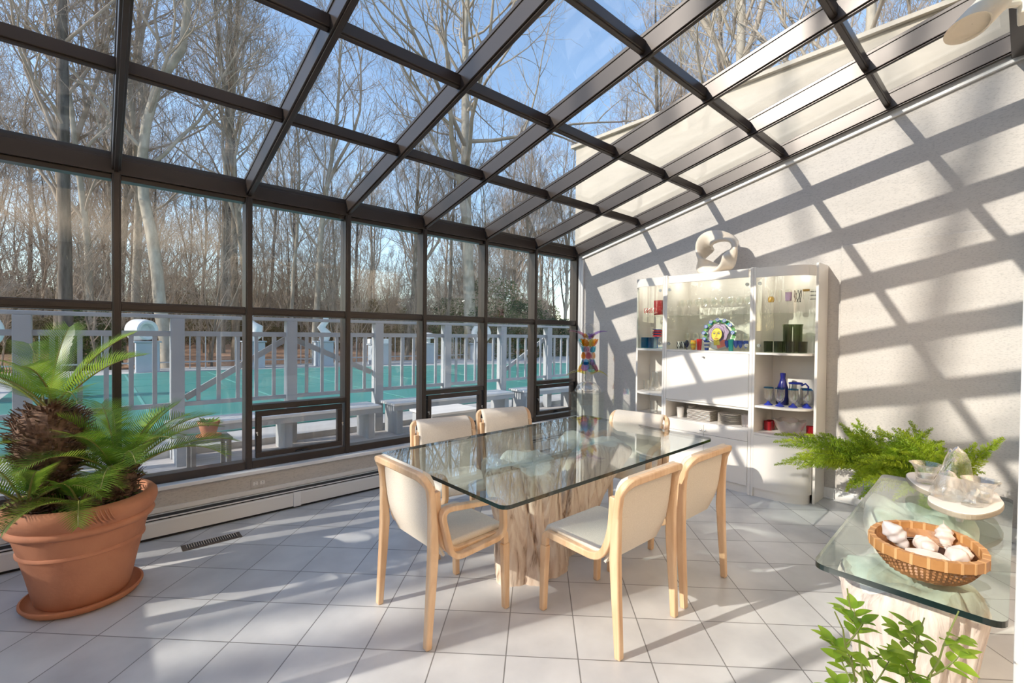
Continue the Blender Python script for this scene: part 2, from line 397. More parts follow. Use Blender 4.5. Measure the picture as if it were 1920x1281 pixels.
struct(MB().box(-1.6, 5.0899, 4.27, 4.42, 2.594, 2.70).box(-1.6, 5.0899, 4.285, 4.42, 2.70, 2.745).build('trim_eave', M['bronze'], bevel=.003))
# window bays
wn = 1
ROWS = [4.36, 3.295, 2.475, 1.66, .845, .10]
for k in NB:
    xa = xr(k); xb = xr(k + 1) - .05
    if k == 5: xb = 5.035
    vent = k in (1, 3, 5)
    w = D.objects.new('window_%d' % wn, None); COL.objects.link(w); struct(w); wn += 1
    fr = MB().box(xa, xb, 4.29, 4.385, 1.637, 1.703).box(xa, xb, 4.283, 4.29, 1.652, 1.690)
    fr.box(xa, xb, 4.275, 4.385, .366, .43).box(xa, xb, 4.30, 4.385, 2.56, 2.594)
    if vent: fr.box(xa, xb, 4.278, 4.385, .845, .893)
    fr.build('frame', M['bronze'], w, bevel=.003)
    MB().box(xa, xb, 4.335, 4.341, 1.70, 2.565).build('pane', M['pane'], w)
    MB().box(xa, xb, 4.335, 4.341, .89 if vent else .425, 1.64).build('pane', M['pane'], w)
    if vent:
        a, b = xa + .03, xb - .02; z0, z1 = .445, .835; t = .045
        s = MB().box(a, b, 4.288, 4.33, z0, z0 + t).box(a, b, 4.288, 4.33, z1 - t, z1).box(a, a + t, 4.288, 4.33, z0 + t, z1 - t).box(b - t, b, 4.288, 4.33, z0 + t, z1 - t)
        so = s.build('vent_sash', M['bronze'], w, bevel=.004)
        MB().box(a + t, b - t, 4.306, 4.312, z0 + t, z1 - t).build('pane', M['pane'], so)
        h = MB(); cx = (a + b) / 2
        h.box(cx - .05, cx + .05, 4.27, 4.288, z0 + .006, z0 + .02).tube([(cx, 4.278, z0 + .012), (cx + .01, 4.255, z0 + .02), (cx + .045, 4.245, z0 + .022)], .006, 8)
        h.build('crank_handle', M['black'], so, smooth=40)
        for xx in (a + .004, b - .004):
            MB().tube([(xx, 4.292, .66), (xx, 4.272, .66)], .008, 10).tube([(xx, 4.277, .66), (xx + .004, 4.272, .635)], .005, 8).build('latch', M['steel'], so, smooth=40)
    # the roof bay above
    rf = D.objects.new('window_%d' % wn, None); COL.objects.link(rf); struct(rf); wn += 1
    xb2 = 5.005 if k == 5 else xb
    pu = MB()
    for y in ROWS[1:5]:
        pu.prism_x([(y + .022, zb(y + .022) + .034), (y - .022, zb(y - .022) + .034), (y - .022, zb(y - .022) + .10), (y + .022, zb(y + .022) + .10)], xa, xb2)
        pu.prism_x([(y + .013, zb(y + .013) + .026), (y - .013, zb(y - .013) + .026), (y - .013, zb(y - .013) + .034), (y + .013, zb(y + .013) + .034)], xa, xb2)
    pu.build('frame', M['bronze'], rf, bevel=.003)
    for a, b in zip(ROWS[:-1], ROWS[1:]):
        MB().prism_x([(a, zb(a) + .103), (b, zb(b) + .103), (b, zb(b) + .109), (a, zb(a) + .109)], xa - .004, xb2 + .004).build('pane', M['pane'], rf)
ys = [4.275, 3.55, 2.72, 1.89, 1.06, .021]
for i in range(5):
    w = D.objects.new('window_%d' % wn, None); COL.objects.link(w); struct(w); wn += 1
    a, b = ys[i + 1], ys[i]
    MB().box(-1.66, -1.57, a - .032, a + .032, .90, zb(a) - .01).box(-1.66, -1.57, a + .032, b - .032, .90, .95).build('frame', M['bronze'], w, bevel=.003)
    MB().prism_x([(b - .03, .94), (b - .03, zb(b - .03)), (a + .03, zb(a + .03)), (a + .03, .94)], -1.62, -1.614).build('pane', M['pane'], w)
# baseboard heater along the knee wall
h = thing('baseboard_heater', 'long cream metal baseboard heater along the floor below the windows', 'heater', (0, 0, 0))
for a, b in ((-1.5, 1.24), (1.30, 3.70), (3.76, 5.05)):
    MB().prism_x([(4.2, .022), (4.147, .022), (4.147, .125), (4.155, .136), (4.2, .136)], a, b).build('front_cover', M['heater'], h, bevel=.003)
for a in (1.24, 3.70): MB().box(a, a + .06, 4.143, 4.2, .016, .138).build('joint_cover', M['white'], h, bevel=.003)
MB().box(-1.5, 5.05, 4.16, 4.2499, .03, .158).build('dark_slot', M['black'], h)
MB().prism_x([(4.150, .147), (4.2499, .153), (4.2499, .160), (4.150, .154)], -1.5, 5.05).build('damper', M['heater'], h)
MB().box(-1.5, 5.05, 4.236, 4.2499, .165, .20).build('back_plate', M['white'], h, bevel=.002)
MB().box(-1.5, 5.05, 4.17, 4.2499, 0, .03).build('foot', M['black'], h)
o = thing('wall_outlet', 'pale double wall outlet on the low wall above the heater', 'outlet', (.997, 4.25, .248))
MB().box(-.06, .06, -.007, -.0005, -.038, .038).build('cover_plate', M['paper'], o, bevel=.003)
for s in (-1, 1):
    q = MB().box(s * .026 - .017, s * .026 + .017, -.0095, -.007, -.014, .014)
    for dz in (-.006, .006): q.box(s * .026 - .004 + dz * .0, s * .026 + .006, -.0102, -.0094, dz - .0015, dz + .0015, 1)
    q.build('socket', [M['white'], M['black']], o)
v = thing('floor_register', 'dark bronze floor vent with slats set in the tile beside the heater', 'vent', (.608, 3.866, 0))
MB().box(-.18, .18, -.052, .052, .0005, .006).build('frame', M['bronze'], v, bevel=.003)
sl = MB()
for i in range(22): x = -.15 + i * .0143; sl.box(x - .0025, x + .0025, -.036, .036, .006, .010)
sl.build('slats', M['steel'], v)
MB().box(-.155, .155, -.037, .037, .006, .0072).build('duct', M['black'], v)
# spot lamp on the house wall, top right
P = V((2.54, .165, 2.735))
lamp = thing('spot_lamp', 'cream cylindrical spot lamp with a slanted opening high on the house wall', 'lamp', P)
ax = V((-.62, .36, -.70)).normalized(); sx = ax.orthogonal().normalized(); sy = ax.cross(sx)
mb = MB(); n = 32; Rr = .052; vs = []
cut = V((.15, -.75, -.65)).normalized()
def ring(off, r, slant):
    out = []
    for k in range(n):
        a = 2 * pi * k / n; p = sx * cos(a) * r + sy * sin(a) * r
        t = off + (slant * p.dot(V((-.3, -.75, -.6)).normalized()) if slant else 0)
        out.append(p + ax * t)
    return out
rings = [ring(-.13, .03, 0), ring(-.13, .055, 0), ring(-.115, Rr, 0), ring(.05, Rr, -1.1), ring(.046, Rr - .006, -1.1), ring(.030, Rr - .010, -1.1), ring(.022, .03, -1.1), ring(.020, .001, -1.1)]
for r_ in rings: vs += r_
fs = [[i * n + k, i * n + (k + 1) % n, (i + 1) * n + (k + 1) % n, (i + 1) * n + k] for i in range(len(rings) - 1) for k in range(n)]
mb.add(vs, fs).build('lamp_shade', M['lampshell'], lamp, smooth=40)
MB().tube([V((0, 0, 0)) - ax * .03 + V((.02, -.03, .03)), V((.17, -.10, .095)), V((.24, -.118, .115))], .014, 8).build('arm', M['lampshell'], lamp, smooth=40)
MB().box(.19, .31, -.144, -.105, .06, .17).build('bracket', M['lampshell'], lamp, bevel=.008)
# ------------------------------------------------------------------ chairs
def strip(mb, pts, w, x0, x1, mi=0):
    # plank following a path in (y, z); w = thickness in that plane
    pts = [V((p[0], p[1], 0)) for p in pts]; N = len(pts); ws = w if isinstance(w, list) else [w] * N; o = len(mb.v)
    for i, p in enumerate(pts):
        t = (pts[min(i + 1, N - 1)] - pts[max(i - 1, 0)]).normalized(); nn = V((-t.y, t.x, 0))
        a = p + nn * ws[i] / 2; b = p - nn * ws[i] / 2
        mb.v += [(x0, a.x, a.y), (x1, a.x, a.y), (x1, b.x, b.y), (x0, b.x, b.y)]
    for i in range(N - 1):
        for k in range(4):
            j = (k + 1) % 4
            mb.f.append([o + i * 4 + k, o + i * 4 + j, o + i * 4 + 4 + j, o + i * 4 + 4 + k]); mb.m.append(mi)
    mb.f.append([o, o + 3, o + 2, o + 1]); l = o + (N - 1) * 4; mb.f.append([l, l + 1, l + 2, l + 3]); mb.m += [mi, mi]
    return mb
def pad(mb, pts, w, hx, r, mi=0):
    # cushion following a path in (y, z), edges rolled over
    pts = [V((p[0], p[1], 0)) for p in pts]; N = len(pts); o = len(mb.v); prof = []
    for k in range(9): a = rad(90 + 180 * k / 8); prof.append((-hx + r + cos(a) * r, sin(a)))
    for k in range(9): a = rad(270 + 180 * k / 8); prof.append((hx - r + cos(a) * r, sin(a)))
    n = len(prof)
    for i, p in enumerate(pts):
        t = (pts[min(i + 1, N - 1)] - pts[max(i - 1, 0)]).normalized(); nn = V((-t.y, t.x, 0))
        e = min(i, N - 1 - i); sc = (.55, .85)[e] if e < 2 else 1
        for x, h in prof:
            q = p + nn * h * w / 2 * sc; mb.v.append((x * (.985 if e == 0 else 1), q.x, q.y))
    for i in range(N - 1):
        for k in range(n):
            j = (k + 1) % n; mb.f.append([o + i * n + k, o + i * n + j, o + (i + 1) * n + j, o + (i + 1) * n + k]); mb.m.append(mi)
    mb.f.append([o + k for k in range(n)][::-1]); mb.f.append([o + (N - 1) * n + k for k in range(n)]); mb.m += [mi, mi]
    return mb
def make_chair(arms, label):
    t = thing('dining_chair', label, 'chair', group='dining chairs around the glass table')
    W = M['chairwood']
    # bent back frame: two legs and the crest
    arch = fillet([(-.25, -.238, .70), (-.25, -.248, .81), (.25, -.248, .81), (.25, -.238, .70)], .075, 8)
    cr = []
    for p in arch:
        f = max(0, (p.z - .74) / .07); cr.append((p.x, p.y - .038 * f ** 1.5, p.z + .012 * f))
    MB().sweep([(-.25, -.2355, .652)] + cr + [(.25, -.2355, .652)], .036, .034, (0, -1, 0)).build('crest_rail', W, t, smooth=35, bevel=.006)
    for s in (-1, 1):
        pts = [(-.255, 0), (-.248, .12), (-.236, .30), (-.228, .45), (-.230, .58), (-.236, .662)]
        strip(MB(), pts, [.032, .036, .044, .05, .044, .034], s * .25 - .018, s * .25 + .018).build('leg', W, t, smooth=35, bevel=.006)
        pts = [(.250, 0), (.247, .12), (.243, .25), (.240, .36)]
        strip(MB(), pts, [.032, .036, .042, .047], s * .235 - .018, s * .235 + .018).build('leg', W, t, smooth=35, bevel=.006)
        path = fillet([(.240, .36), (.236, .428), (-.135, .416), (-.195, .56), (-.205, .74)], [.05, .10, .2], 7)
        path = [(p.x, p.y) for p in [V((q[0], q[1], 0)) for q in path]]
        strip(MB(), path, .036, s * .235 - .016, s * .235 + .016).build('side_rail', W, t, smooth=35, bevel=.005)
    seat = fillet([(.262, .412), (.228, .452), (.10, .452), (-.11, .440), (-.150, .470)], [.05, .2, .09], 6)
    pad(MB(), seat, .042, .222, .02).build('seat', M['fabric'], t, smooth=60)
    # the plywood shell behind the cloth, and the padded back
    sh = fillet([(.20, .425), (-.125, .418), (-.200, .56), (-.212, .76)], [.10, .2], 8)
    strip(MB(), sh, .016, -.222, .222).build('shell', W, t, smooth=35)
    bk = fillet([(-.138, .455), (-.176, .54), (-.196, .68), (-.222, .79), (-.268, .836)], [.1, .2, .08], 6)
    pad(MB(), bk, .046, .220, .024).build('backrest', M['fabric'], t, smooth=60)
    bb = fillet([(-.148, .405), (-.207, .53), (-.226, .66), (-.236, .77)], [.15, .2], 6)
    strip(MB(), bb, .012, -.226, .226).build('back_cloth', M['fabric'], t, smooth=35)
    if arms:
        for s in (-1, 1):
            loop = [(-.137, .405), (.196, .43), (.188, .625), (-.205, .662)]
            q = [V((p[0], p[1], 0)) for p in loop]; pts = []
            for i in range(4):
                p = q[i]; a = q[i - 1] - p; b = q[(i + 1) % 4] - p; rr = .065
                p0 = p + a.normalized() * rr; p1 = p + b.normalized() * rr
                for k in range(7): u = k / 6; w = p0 * (1 - u) ** 2 + p * 2 * u * (1 - u) + p1 * u * u; pts.append((s * .276, w.x, w.y))
            MB().sweep(pts, .027, .042, (1, 0, 0), closed=True).build('armrest', W, t, smooth=35, bevel=.005)
    return t
CH = make_chair(False, 'armless beech chair')
CA = make_chair(True, 'beech armchair with cream seat at the table end beside the potted palms')
CA.location = (1.42, 2.133, 0); CA.rotation_euler = (0, 0, rad(-90))
dup(CA, (3.215, 2.19, 0), rad(99.5), 'beech armchair at the far table end in front of the white cabinet')
CH.location = (2.05, 1.5, 0); CH['label'] = 'armless chair seen from behind, nearest to us of the two on the long side'
dup(CH, (2.665, 1.505, 0), rad(0), 'armless chair seen from behind on the long side, closer to the white cabinet')
dup(CH, (1.965, 2.80, 0), rad(168.2), 'armless chair facing us across the glass table, nearer the potted palms')
dup(CH, (2.643, 2.88, 0), rad(165.1), 'armless chair facing us across the glass table, farther from the potted palms')

# ------------------------------------------------------------------ glass tables on driftwood
q = [(1.316, 1.511), (3.385, 1.547), (3.425, 2.80), (1.317, 2.711)]
tb = thing('dining_table', 'large rectangular glass dining table on two weathered tree trunks', 'table', (0, 0, 0))
MB().prism(rounded_poly(q, .05), .731, .75, 0, 1).build('tabletop', [M['table_glass'], M['table_edge']], tb)
def stump(cx, cy, prof, seed, lobes, grooves, lean=(0, 0), zmax=.73, topn=(.05, 2.3)):
    # weathered trunk: radius by height, lobed round its girth, fissured, ragged top
    r = random.Random(seed); mb = MB(); n = 96; nz = 30
    ph = [r.uniform(0, 6.28) for _ in range(8)]
    gr = [(r.uniform(0, 2 * pi), r.uniform(.04, .11), r.uniform(.05, .13), r.uniform(-.45, .45)) for _ in range(grooves)]
    tops = []
    for k in range(n):
        a = 2 * pi * k / n
        tops.append(zmax - topn[0] * (1 + sin(topn[1] * a + ph[0])) * .5 - .02 * (1 + sin(5 * a + ph[1])))
    zmx = max(tops); sh = zmax - zmx
    tops = [t + sh for t in tops]
    for i in range(nz + 1):
        u = i / nz
        for k in range(n):
            a = 2 * pi * k / n; z = tops[k] * u
            # profile
            x = u * (len(prof) - 1); j = min(int(x), len(prof) - 2); f = x - j; R0 = prof[j] * (1 - f) + prof[j + 1] * f
            m = 1
            for l, (amp, fr, tw) in enumerate(lobes): m += amp * sin(fr * a + ph[l % 8] + tw * u * 2)
            for g, wd, dp, tw in gr:
                d = (a - g - tw * u + pi) % (2 * pi) - pi; m -= dp * math.exp(-(d / wd) ** 2) * (1.2 if u > .1 else .7)
            m += .012 * sin(23 * a + 3 * sin(4 * u + ph[2])) + .008 * sin(41 * a + ph[3] + 5 * u)
            if u > .9: m *= 1 - .16 * ((u - .9) / .1) ** 2
            if u < .04: m *= .97
            mb.v.append((cx + lean[0] * u ** 1.5 + R0 * m * cos(a), cy + lean[1] * u ** 1.5 + R0 * m * sin(a), z))
    for i in range(nz):
        for k in range(n):
            j = (k + 1) % n; mb.f.append([i * n + k, i * n + j, (i + 1) * n + j, (i + 1) * n + k]); mb.m.append(0)
    # dished top
    o = len(mb.v); b0 = nz * n
    for s_, dz in ((.72, .008), (.4, -.015), (.12, -.03)):
        for k in range(n):
            p = mb.v[b0 + k]; mb.v.append((cx + lean[0] + (p[0] - cx - lean[0]) * s_, cy + lean[1] + (p[1] - cy - lean[1]) * s_, p[2] * .5 + zmx * .5 + dz - .012))
    prev = b0
    for q_ in range(3):
        for k in range(n):
            j = (k + 1) % n; mb.f.append([prev + k, prev + j, o + q_ * n + j, o + q_ * n + k]); mb.m.append(1)
        prev = o + q_ * n
    mb.f.append([prev + k for k in range(n)]); mb.m.append(1); mb.f.append([k for k in range(n)][::-1]); mb.m.append(1)
    return mb
stump(2.06, 2.13, [.235, .225, .215, .215, .23, .25, .26], 5, [(.12, 3, .5), (.08, 5, -.6), (.035, 8, .7)], 15, (-.05, .04)).build('trunk_base', [M['drift'], M['driftcap']], tb, smooth=70)
stump(2.50, 2.20, [.20, .185, .175, .18, .205, .25, .29], 21, [(.12, 2, .9), (.10, 3, -.7), (.05, 6, .6)], 13, (.32, .02)).build('trunk_base', [M['drift'], M['driftcap']], tb, smooth=70)
q = [(1.872, .026), (3.385, .042), (3.415, .560), (1.872, .497)]
cb = thing('console_table', 'narrow green glass side table on a pale trunk holding the basket and candle tray', 'table', (0, 0, 0))
MB().prism(rounded_poly(q, .05), .692, .711, 0, 1).build('tabletop', [M['console_glass'], M['table_edge']], cb)
stump(2.20, .262, [.165, .16, .155, .16, .175, .19, .205], 9, [(.06, 2, .5), (.05, 3, .4), (.03, 7, .4)], 8, (-.04, 0), .691, (.06, 2)).build('trunk_base', [M['driftpale'], M['driftcap']], cb, smooth=70)
stump(2.95, .33, [.12, .11, .11, .13, .16, .19, .20], 13, [(.10, 2, 1.2), (.08, 3, .9)], 5, (.04, .04), .691, (.05, 2)).build('trunk_base', [M['driftcap'], M['driftcap']], cb, smooth=70)

# basket with shells
bx, by, bz = 2.105, .225, .7115
bk = thing('bamboo_basket', 'shallow oval woven bamboo basket full of seashells on the glass side table', 'basket', (bx, by, bz), rad(2))
AX, AY, HB = .180, .150, .072
mb = MB(); n = 120; L_ = 14
def bprof(u): return .62 + .38 * u ** .6
for i in range(L_ + 1):
    u = i / L_
    for k in range(n):
        a = 2 * pi * k / n; e = .017 * (1 if (k + i * 2) % 4 < 2 else -1) * (1 if 0 < i < L_ else 0); r_ = bprof(u) + e
        mb.v.append((AX * r_ * cos(a), AY * r_ * sin(a), HB * u + .001 + .012 * abs(cos(a)) * u))
for i in range(L_):
    for k in range(n): j = (k + 1) % n; mb.f.append([i * n + k, i * n + j, (i + 1) * n + j, (i + 1) * n + k]); mb.m.append(0)
mb.f.append([k for k in range(n)][::-1]); mb.m.append(0)
o0 = len(mb.v)
for i in range(L_ + 1):
    u = i / L_
    for k in range(n): a = 2 * pi * k / n; r_ = bprof(u) - .05; mb.v.append((AX * r_ * cos(a), AY * r_ * sin(a), HB * u + .006 + .012 * abs(cos(a)) * u))
for i in range(L_):
    for k in range(n): j = (k + 1) % n; mb.f.append([o0 + i * n + j, o0 + i * n + k, o0 + (i + 1) * n + k, o0 + (i + 1) * n + j]); mb.m.append(0)
mb.f.append([o0 + k for k in range(n)]); mb.m.append(0)
mb.build('woven_bowl', M['basket'], bk, smooth=50)
rim = [(AX * .985 * cos(2 * pi * k / 72), AY * .975 * sin(2 * pi * k / 72), HB + .006 + .012 * abs(cos(2 * pi * k / 72))) for k in range(72)]
RIM = MB().sweep(rim, .017, .032, (0, 0, 1), closed=True).build('rim', M['basketrim'], bk, smooth=40)
for k in range(24):
    a = 2 * pi * (k + .5) / 24; c = V((AX * .985 * cos(a), AY * .975 * sin(a), HB + .006 + .012 * abs(cos(a)))); t_ = math.atan2(AY * cos(a), -AX * sin(a))
    if k == 0: wr = MB().box(-.004, .004, -.0098, .0098, -.0168, .0168).build('cane_binding', M['wrap'], RIM)
    else: wr = wr.copy(); COL.objects.link(wr)
    wr.location = c; wr.rotation_euler = (0, 0, t_)
def conch(L, seed, whorls=5):
    # spired shell: coiled cone with a flared lip
    r = random.Random(seed); mb = MB(); n = 20; N = 34; prev = None
    for i in range(N):
        u = i / (N - 1); x = L * (u - .5)
        R_ = L * .32 * (sin(pi * min(1, u * 1.15)) ** .8 * (.25 + .75 * u) + .02) * (1 + .10 * sin(u * whorls * 2 * pi)); 
        if u > .8: R_ *= 1 - (u - .8) * 3.2
        for k in range(n):
            a = 2 * pi * k / n; b = 1 + .18 * max(0, cos(a * 5 + u * 14)) * (u > .3) + .28 * max(0, cos(a - .8)) * u
            mb.v.append((x, R_ * b * cos(a), R_ * b * sin(a) * .85))
    for i in range(N - 1):
        for k in range(n): j = (k + 1) % n; mb.f.append([i * n + k, i * n + j, (i + 1) * n + j, (i + 1) * n + k]); mb.m.append(0)
    mb.f.append([k for k in range(n)][::-1]); mb.f.append([(N - 1) * n + k for k in range(n)]); mb.m += [0, 0]
    return mb
def scallop(R_):
    mb = MB(); n = 30; m_ = 6
    for s in (0, 1):
        for i in range(m_ + 1):
            u = i / m_
            for k in range(n + 1):
                a = rad(-75 + 150 * k / n); rr = R_ * u * (1 + .02 * cos(k * 1.9)); mb.v.append((rr * cos(a), rr * sin(a), .22 * R_ * (1 - u * u) + .012 * R_ * cos(k * 2.1) * u - s * .006))
    w = n + 1
    for s in (0, 1):
        o = s * (m_ + 1) * w
        for i in range(m_):
            for k in range(n):
                f = [o + i * w + k, o + i * w + k + 1, o + (i + 1) * w + k + 1, o + (i + 1) * w + k]; mb.f.append(f if s == 0 else f[::-1]); mb.m.append(0)
    return mb
SG = 'seashells in the bamboo basket'
for x, y, z, rx, ry, rz, kind, mt, lab in (
    (-.03, .075, .105, .5, -.9, 1.9, ('c', .13), 'shellgrey', 'grey pointed seashell standing up at the back of the basket'),
    (-.07, -.04, .07, 0, .1, 2.6, ('s', .095), 'shell', 'flat white scallop seashell lying against the basket\'s front rim'),
    (.0, .0, .085, .4, .2, .4, ('c', .125), 'shell', 'pinkish knobbed seashell in the middle of the basket'),
    (.03, -.075, .075, .3, .15, 2.9, ('c', .13), 'shell', 'cream rounded seashell at the basket\'s front'),
    (.09, .03, .062, .1, .2, .9, ('s', .075), 'shell', 'white fan seashell behind the pink spire'),
    (.15, -.035, .10, .2, -1.05, .3, ('c', .10), 'shell', 'small pink spired seashell near the basket\'s end'),
    (.10, -.085, .06, .2, .1, .1, ('s', .07), 'shell', 'flat white seashell piece beside the pink spire'),
    (-.14, .05, .05, .2, .1, 1.2, ('c', .09), 'shellgrey', 'small grey seashell low behind the white scallop')):
    s_ = conch(kind[1] * 1.12, int(kind[1] * 1000) + len(lab)) if kind[0] == 'c' else scallop(kind[1])
    o = s_.build('seashell', M[mt], None, smooth=60, loc=(bx + x * .78 + .01, by + y * 1.05, bz + z * .92), rot=(rx, ry, rz)); tag(o, lab, 'seashell', SG)

# candle tray
ct = thing('candle_tray', 'cream kidney shaped stone tray on short feet holding glass candle cups', 'tray', (0, 0, .7115))
def blob(cx, cy, rx, ry, rot, n=40):
    return [(cx + rx * cos(2 * pi * k / n) * cos(rot) - ry * sin(2 * pi * k / n) * sin(rot), cy + rx * cos(2 * pi * k / n) * sin(rot) + ry * sin(2 * pi * k / n) * cos(rot)) for k in range(n)]
# outline: two lobes joined at a waist
out = []
CT = [(3.02, .073), (3.15, .10), (3.27, .19), (3.31, .31), (3.26, .40), (3.19, .425), (3.08, .404), (2.95, .351), (2.876, .296), (2.80, .298), (2.707, .277), (2.64, .205), (2.662, .134), (2.80, .079), (2.93, .062)]
for i in range(len(CT)):
    p0, p1, p2, p3 = (V((*CT[(i + k - 1) % len(CT)], 0)) for k in range(4))
    for k in range(5):
        t_ = k / 5; w = .5 * (2 * p1 + (p2 - p0) * t_ + (2 * p0 - 5 * p1 + 4 * p2 - p3) * t_ * t_ + (3 * p1 - p0 - 3 * p2 + p3) * t_ ** 3); out.append((w.x, w.y))
mb = MB(); mb.prism(out, .050, .076, 0, 1); mb.build('tray_top', [M['stone'], M['stoneedge']], ct, bevel=.006)
for x, y in ((2.78, .19), (3.09, .33), (3.16, .17)):
    MB().lathe([(.011, 0), (.020, .050)], 12, x, y).build('foot', M['ceramic'], ct, smooth=40)
def cup(r, h):
    mb = MB()
    p = [(r * .50, 0), (r * .56, h * .04), (r * .60, h * .35), (r * .64, h * .62), (r * .86, h * .92), (r, h), (r * .97, h * 1.01), (r * .80, h * .92), (r * .57, h * .66), (r * .53, h * .3), (.001, h * .26)]
    return mb.lathe(p, 28)
for x, y, lab in ((3.055, .333, 'flared clear glass candle cup at the end nearer the fern'), (2.895, .135, 'flared clear glass candle cup at the tray\'s near end')):
    c = thing('candle_cup', lab, 'candle holder', (x, y, .788), group='glass candle cups on the stone tray')
    cup(.066, .095).build('glass_cup', M['icy'], c, smooth=50)
    MB().lathe([(.030, .024), (.030, .04), (.004, .041)], 20).build('candle', M['ivory'], c, smooth=50)
def iceberg(seed, r, h, n=11):
    rr = random.Random(seed); mb = MB()
    prof = [(1, 0), (1.02, .15), (.85, .45), (.66, .72), (.45, .93), (.18, 1.0)]
    jit = [rr.uniform(.8, 1.15) for _ in range(n)]; off = (rr.uniform(-.3, .3) * r, rr.uniform(-.3, .3) * r)
    for a_, z in prof:
        for k in range(n):
            a = 2 * pi * k / n; q_ = r * a_ * jit[k] * rr.uniform(.92, 1.08)
            mb.v.append((q_ * cos(a) + off[0] * z, q_ * sin(a) + off[1] * z, h * z * (1 if z < .6 else rr.uniform(.86, 1.0))))
    m_ = len(prof)
    for i in range(m_ - 1):
        for k in range(n): j = (k + 1) % n; mb.f.append([i * n + k, i * n + j, (i + 1) * n + j, (i + 1) * n + k]); mb.m.append(0)
    mb.f.append([k for k in range(n)][::-1]); mb.f.append([(m_ - 1) * n + k for k in range(n)]); mb.m += [0, 0]
    return mb
for i, (x, y, r, h, lab) in enumerate(((2.975, .232, .066, .215, 'tall jagged clear glass peak in the middle of the candle tray'), (2.835, .228, .058, .125, 'rounded clear glass lump in front of the jagged peak'), (2.80, .155, .038, .075, 'small clear glass lump beside the near candle cup'))):
    o = iceberg(40 + i, r, h).build('glass_paperweight', M['icy'], None, smooth=50, loc=(x, y, .788)); tag(o, lab, 'glass ornament', 'glass lumps on the candle tray')
# ------------------------------------------------------------------ white wall units
def wb(mb, name, mat, root, **k):
    p = root
    off = V((0, 0, 0))
    while p is not None: off += p.location; p = p.parent
    return mb.build(name, mat, root, loc=-off if root.type == 'EMPTY' else None, **k)
LQ = M['lacquer']; F = 4.605; BK = 5.085
cu = thing('wall_unit', 'middle white wall unit with glass doors over a drop front and open niche', 'cabinet', (4.85, 2.2, 0), group='white wall units')
y0, y1 = 1.746, 2.658
mb = MB()
for a, b in ((y0, y0 + .028), (y1 - .028, y1)): mb.box(F, BK, a, b, 0, 2.157)
mb.box(5.066, BK, y0, y1, .02, 2.15).box(F + .01, BK, y0, y1, 2.13, 2.150).box(F + .004, BK, y0 + .02, y1 - .02, 1.338, 1.358)
mb.box(F + .01, BK, y0 + .02, y1 - .02, .80, .822).box(F + .004, BK, y0 + .02, y1 - .02, .60, .62).box(F + .02, BK, y0 + .02, y1 - .02, .08, .10)
wb(mb, 'carcass', LQ, cu, bevel=.002)
wb(MB().box(F - .004, F + .018, y0 + .045, y1 - .045, 2.068, 2.148), 'cornice', LQ, cu, bevel=.003)
wb(MB().box(F + .02, F + .035, y0 + .028, y1 - .028, .0, .08), 'plinth', LQ, cu)
d = wb(MB().box(F - .002, F + .018, y0 + .03, y1 - .03, .824, 1.336), 'drop_front', LQ, cu, bevel=.003)
def knob(yy, zz, root, xx=F):
    MB().lathe([(.004, 0), (.004, .012), (.009, .018), (.009, .024), (.004, .027)], 14).build('knob', M['steel'], root, smooth=40, loc=(xx - .002, yy, zz), rot=(0, rad(-90), 0))
knob(2.215, 1.295, d)
for i, (a, b) in enumerate(((y0 + .03, 2.2015), (2.2045, y1 - .03))):
    dr = wb(MB().box(F - .002, F + .018, a, b, .506, .600), 'drawer', LQ, cu, bevel=.002); knob(2.182 if i == 0 else 2.226, .545, dr)
    do = wb(MB().box(F - .002, F + .018, a, b, .083, .503), 'door', LQ, cu, bevel=.002); knob(2.182 if i == 0 else 2.226, .44, do)
    g = wb(MB().box(F + .002, F + .008, a, b, 1.36, 2.067), 'glass_door', M['cabglass'], cu)
    hy = y0 + .055 if i == 0 else y1 - .055
    for z in (2.0, 1.42):
        MB().lathe([(.001, -.006), (.017, -.006), (.017, .006), (.001, .006)], 18).build('hinge', M['steel'], g, smooth=40, loc=(F - .002, hy, z), rot=(0, rad(90), 0))
wb(MB().box(F + .05, 5.062, y0 + .03, y1 - .03, 1.715, 1.722), 'glass_shelf', M['cabglass'], cu)

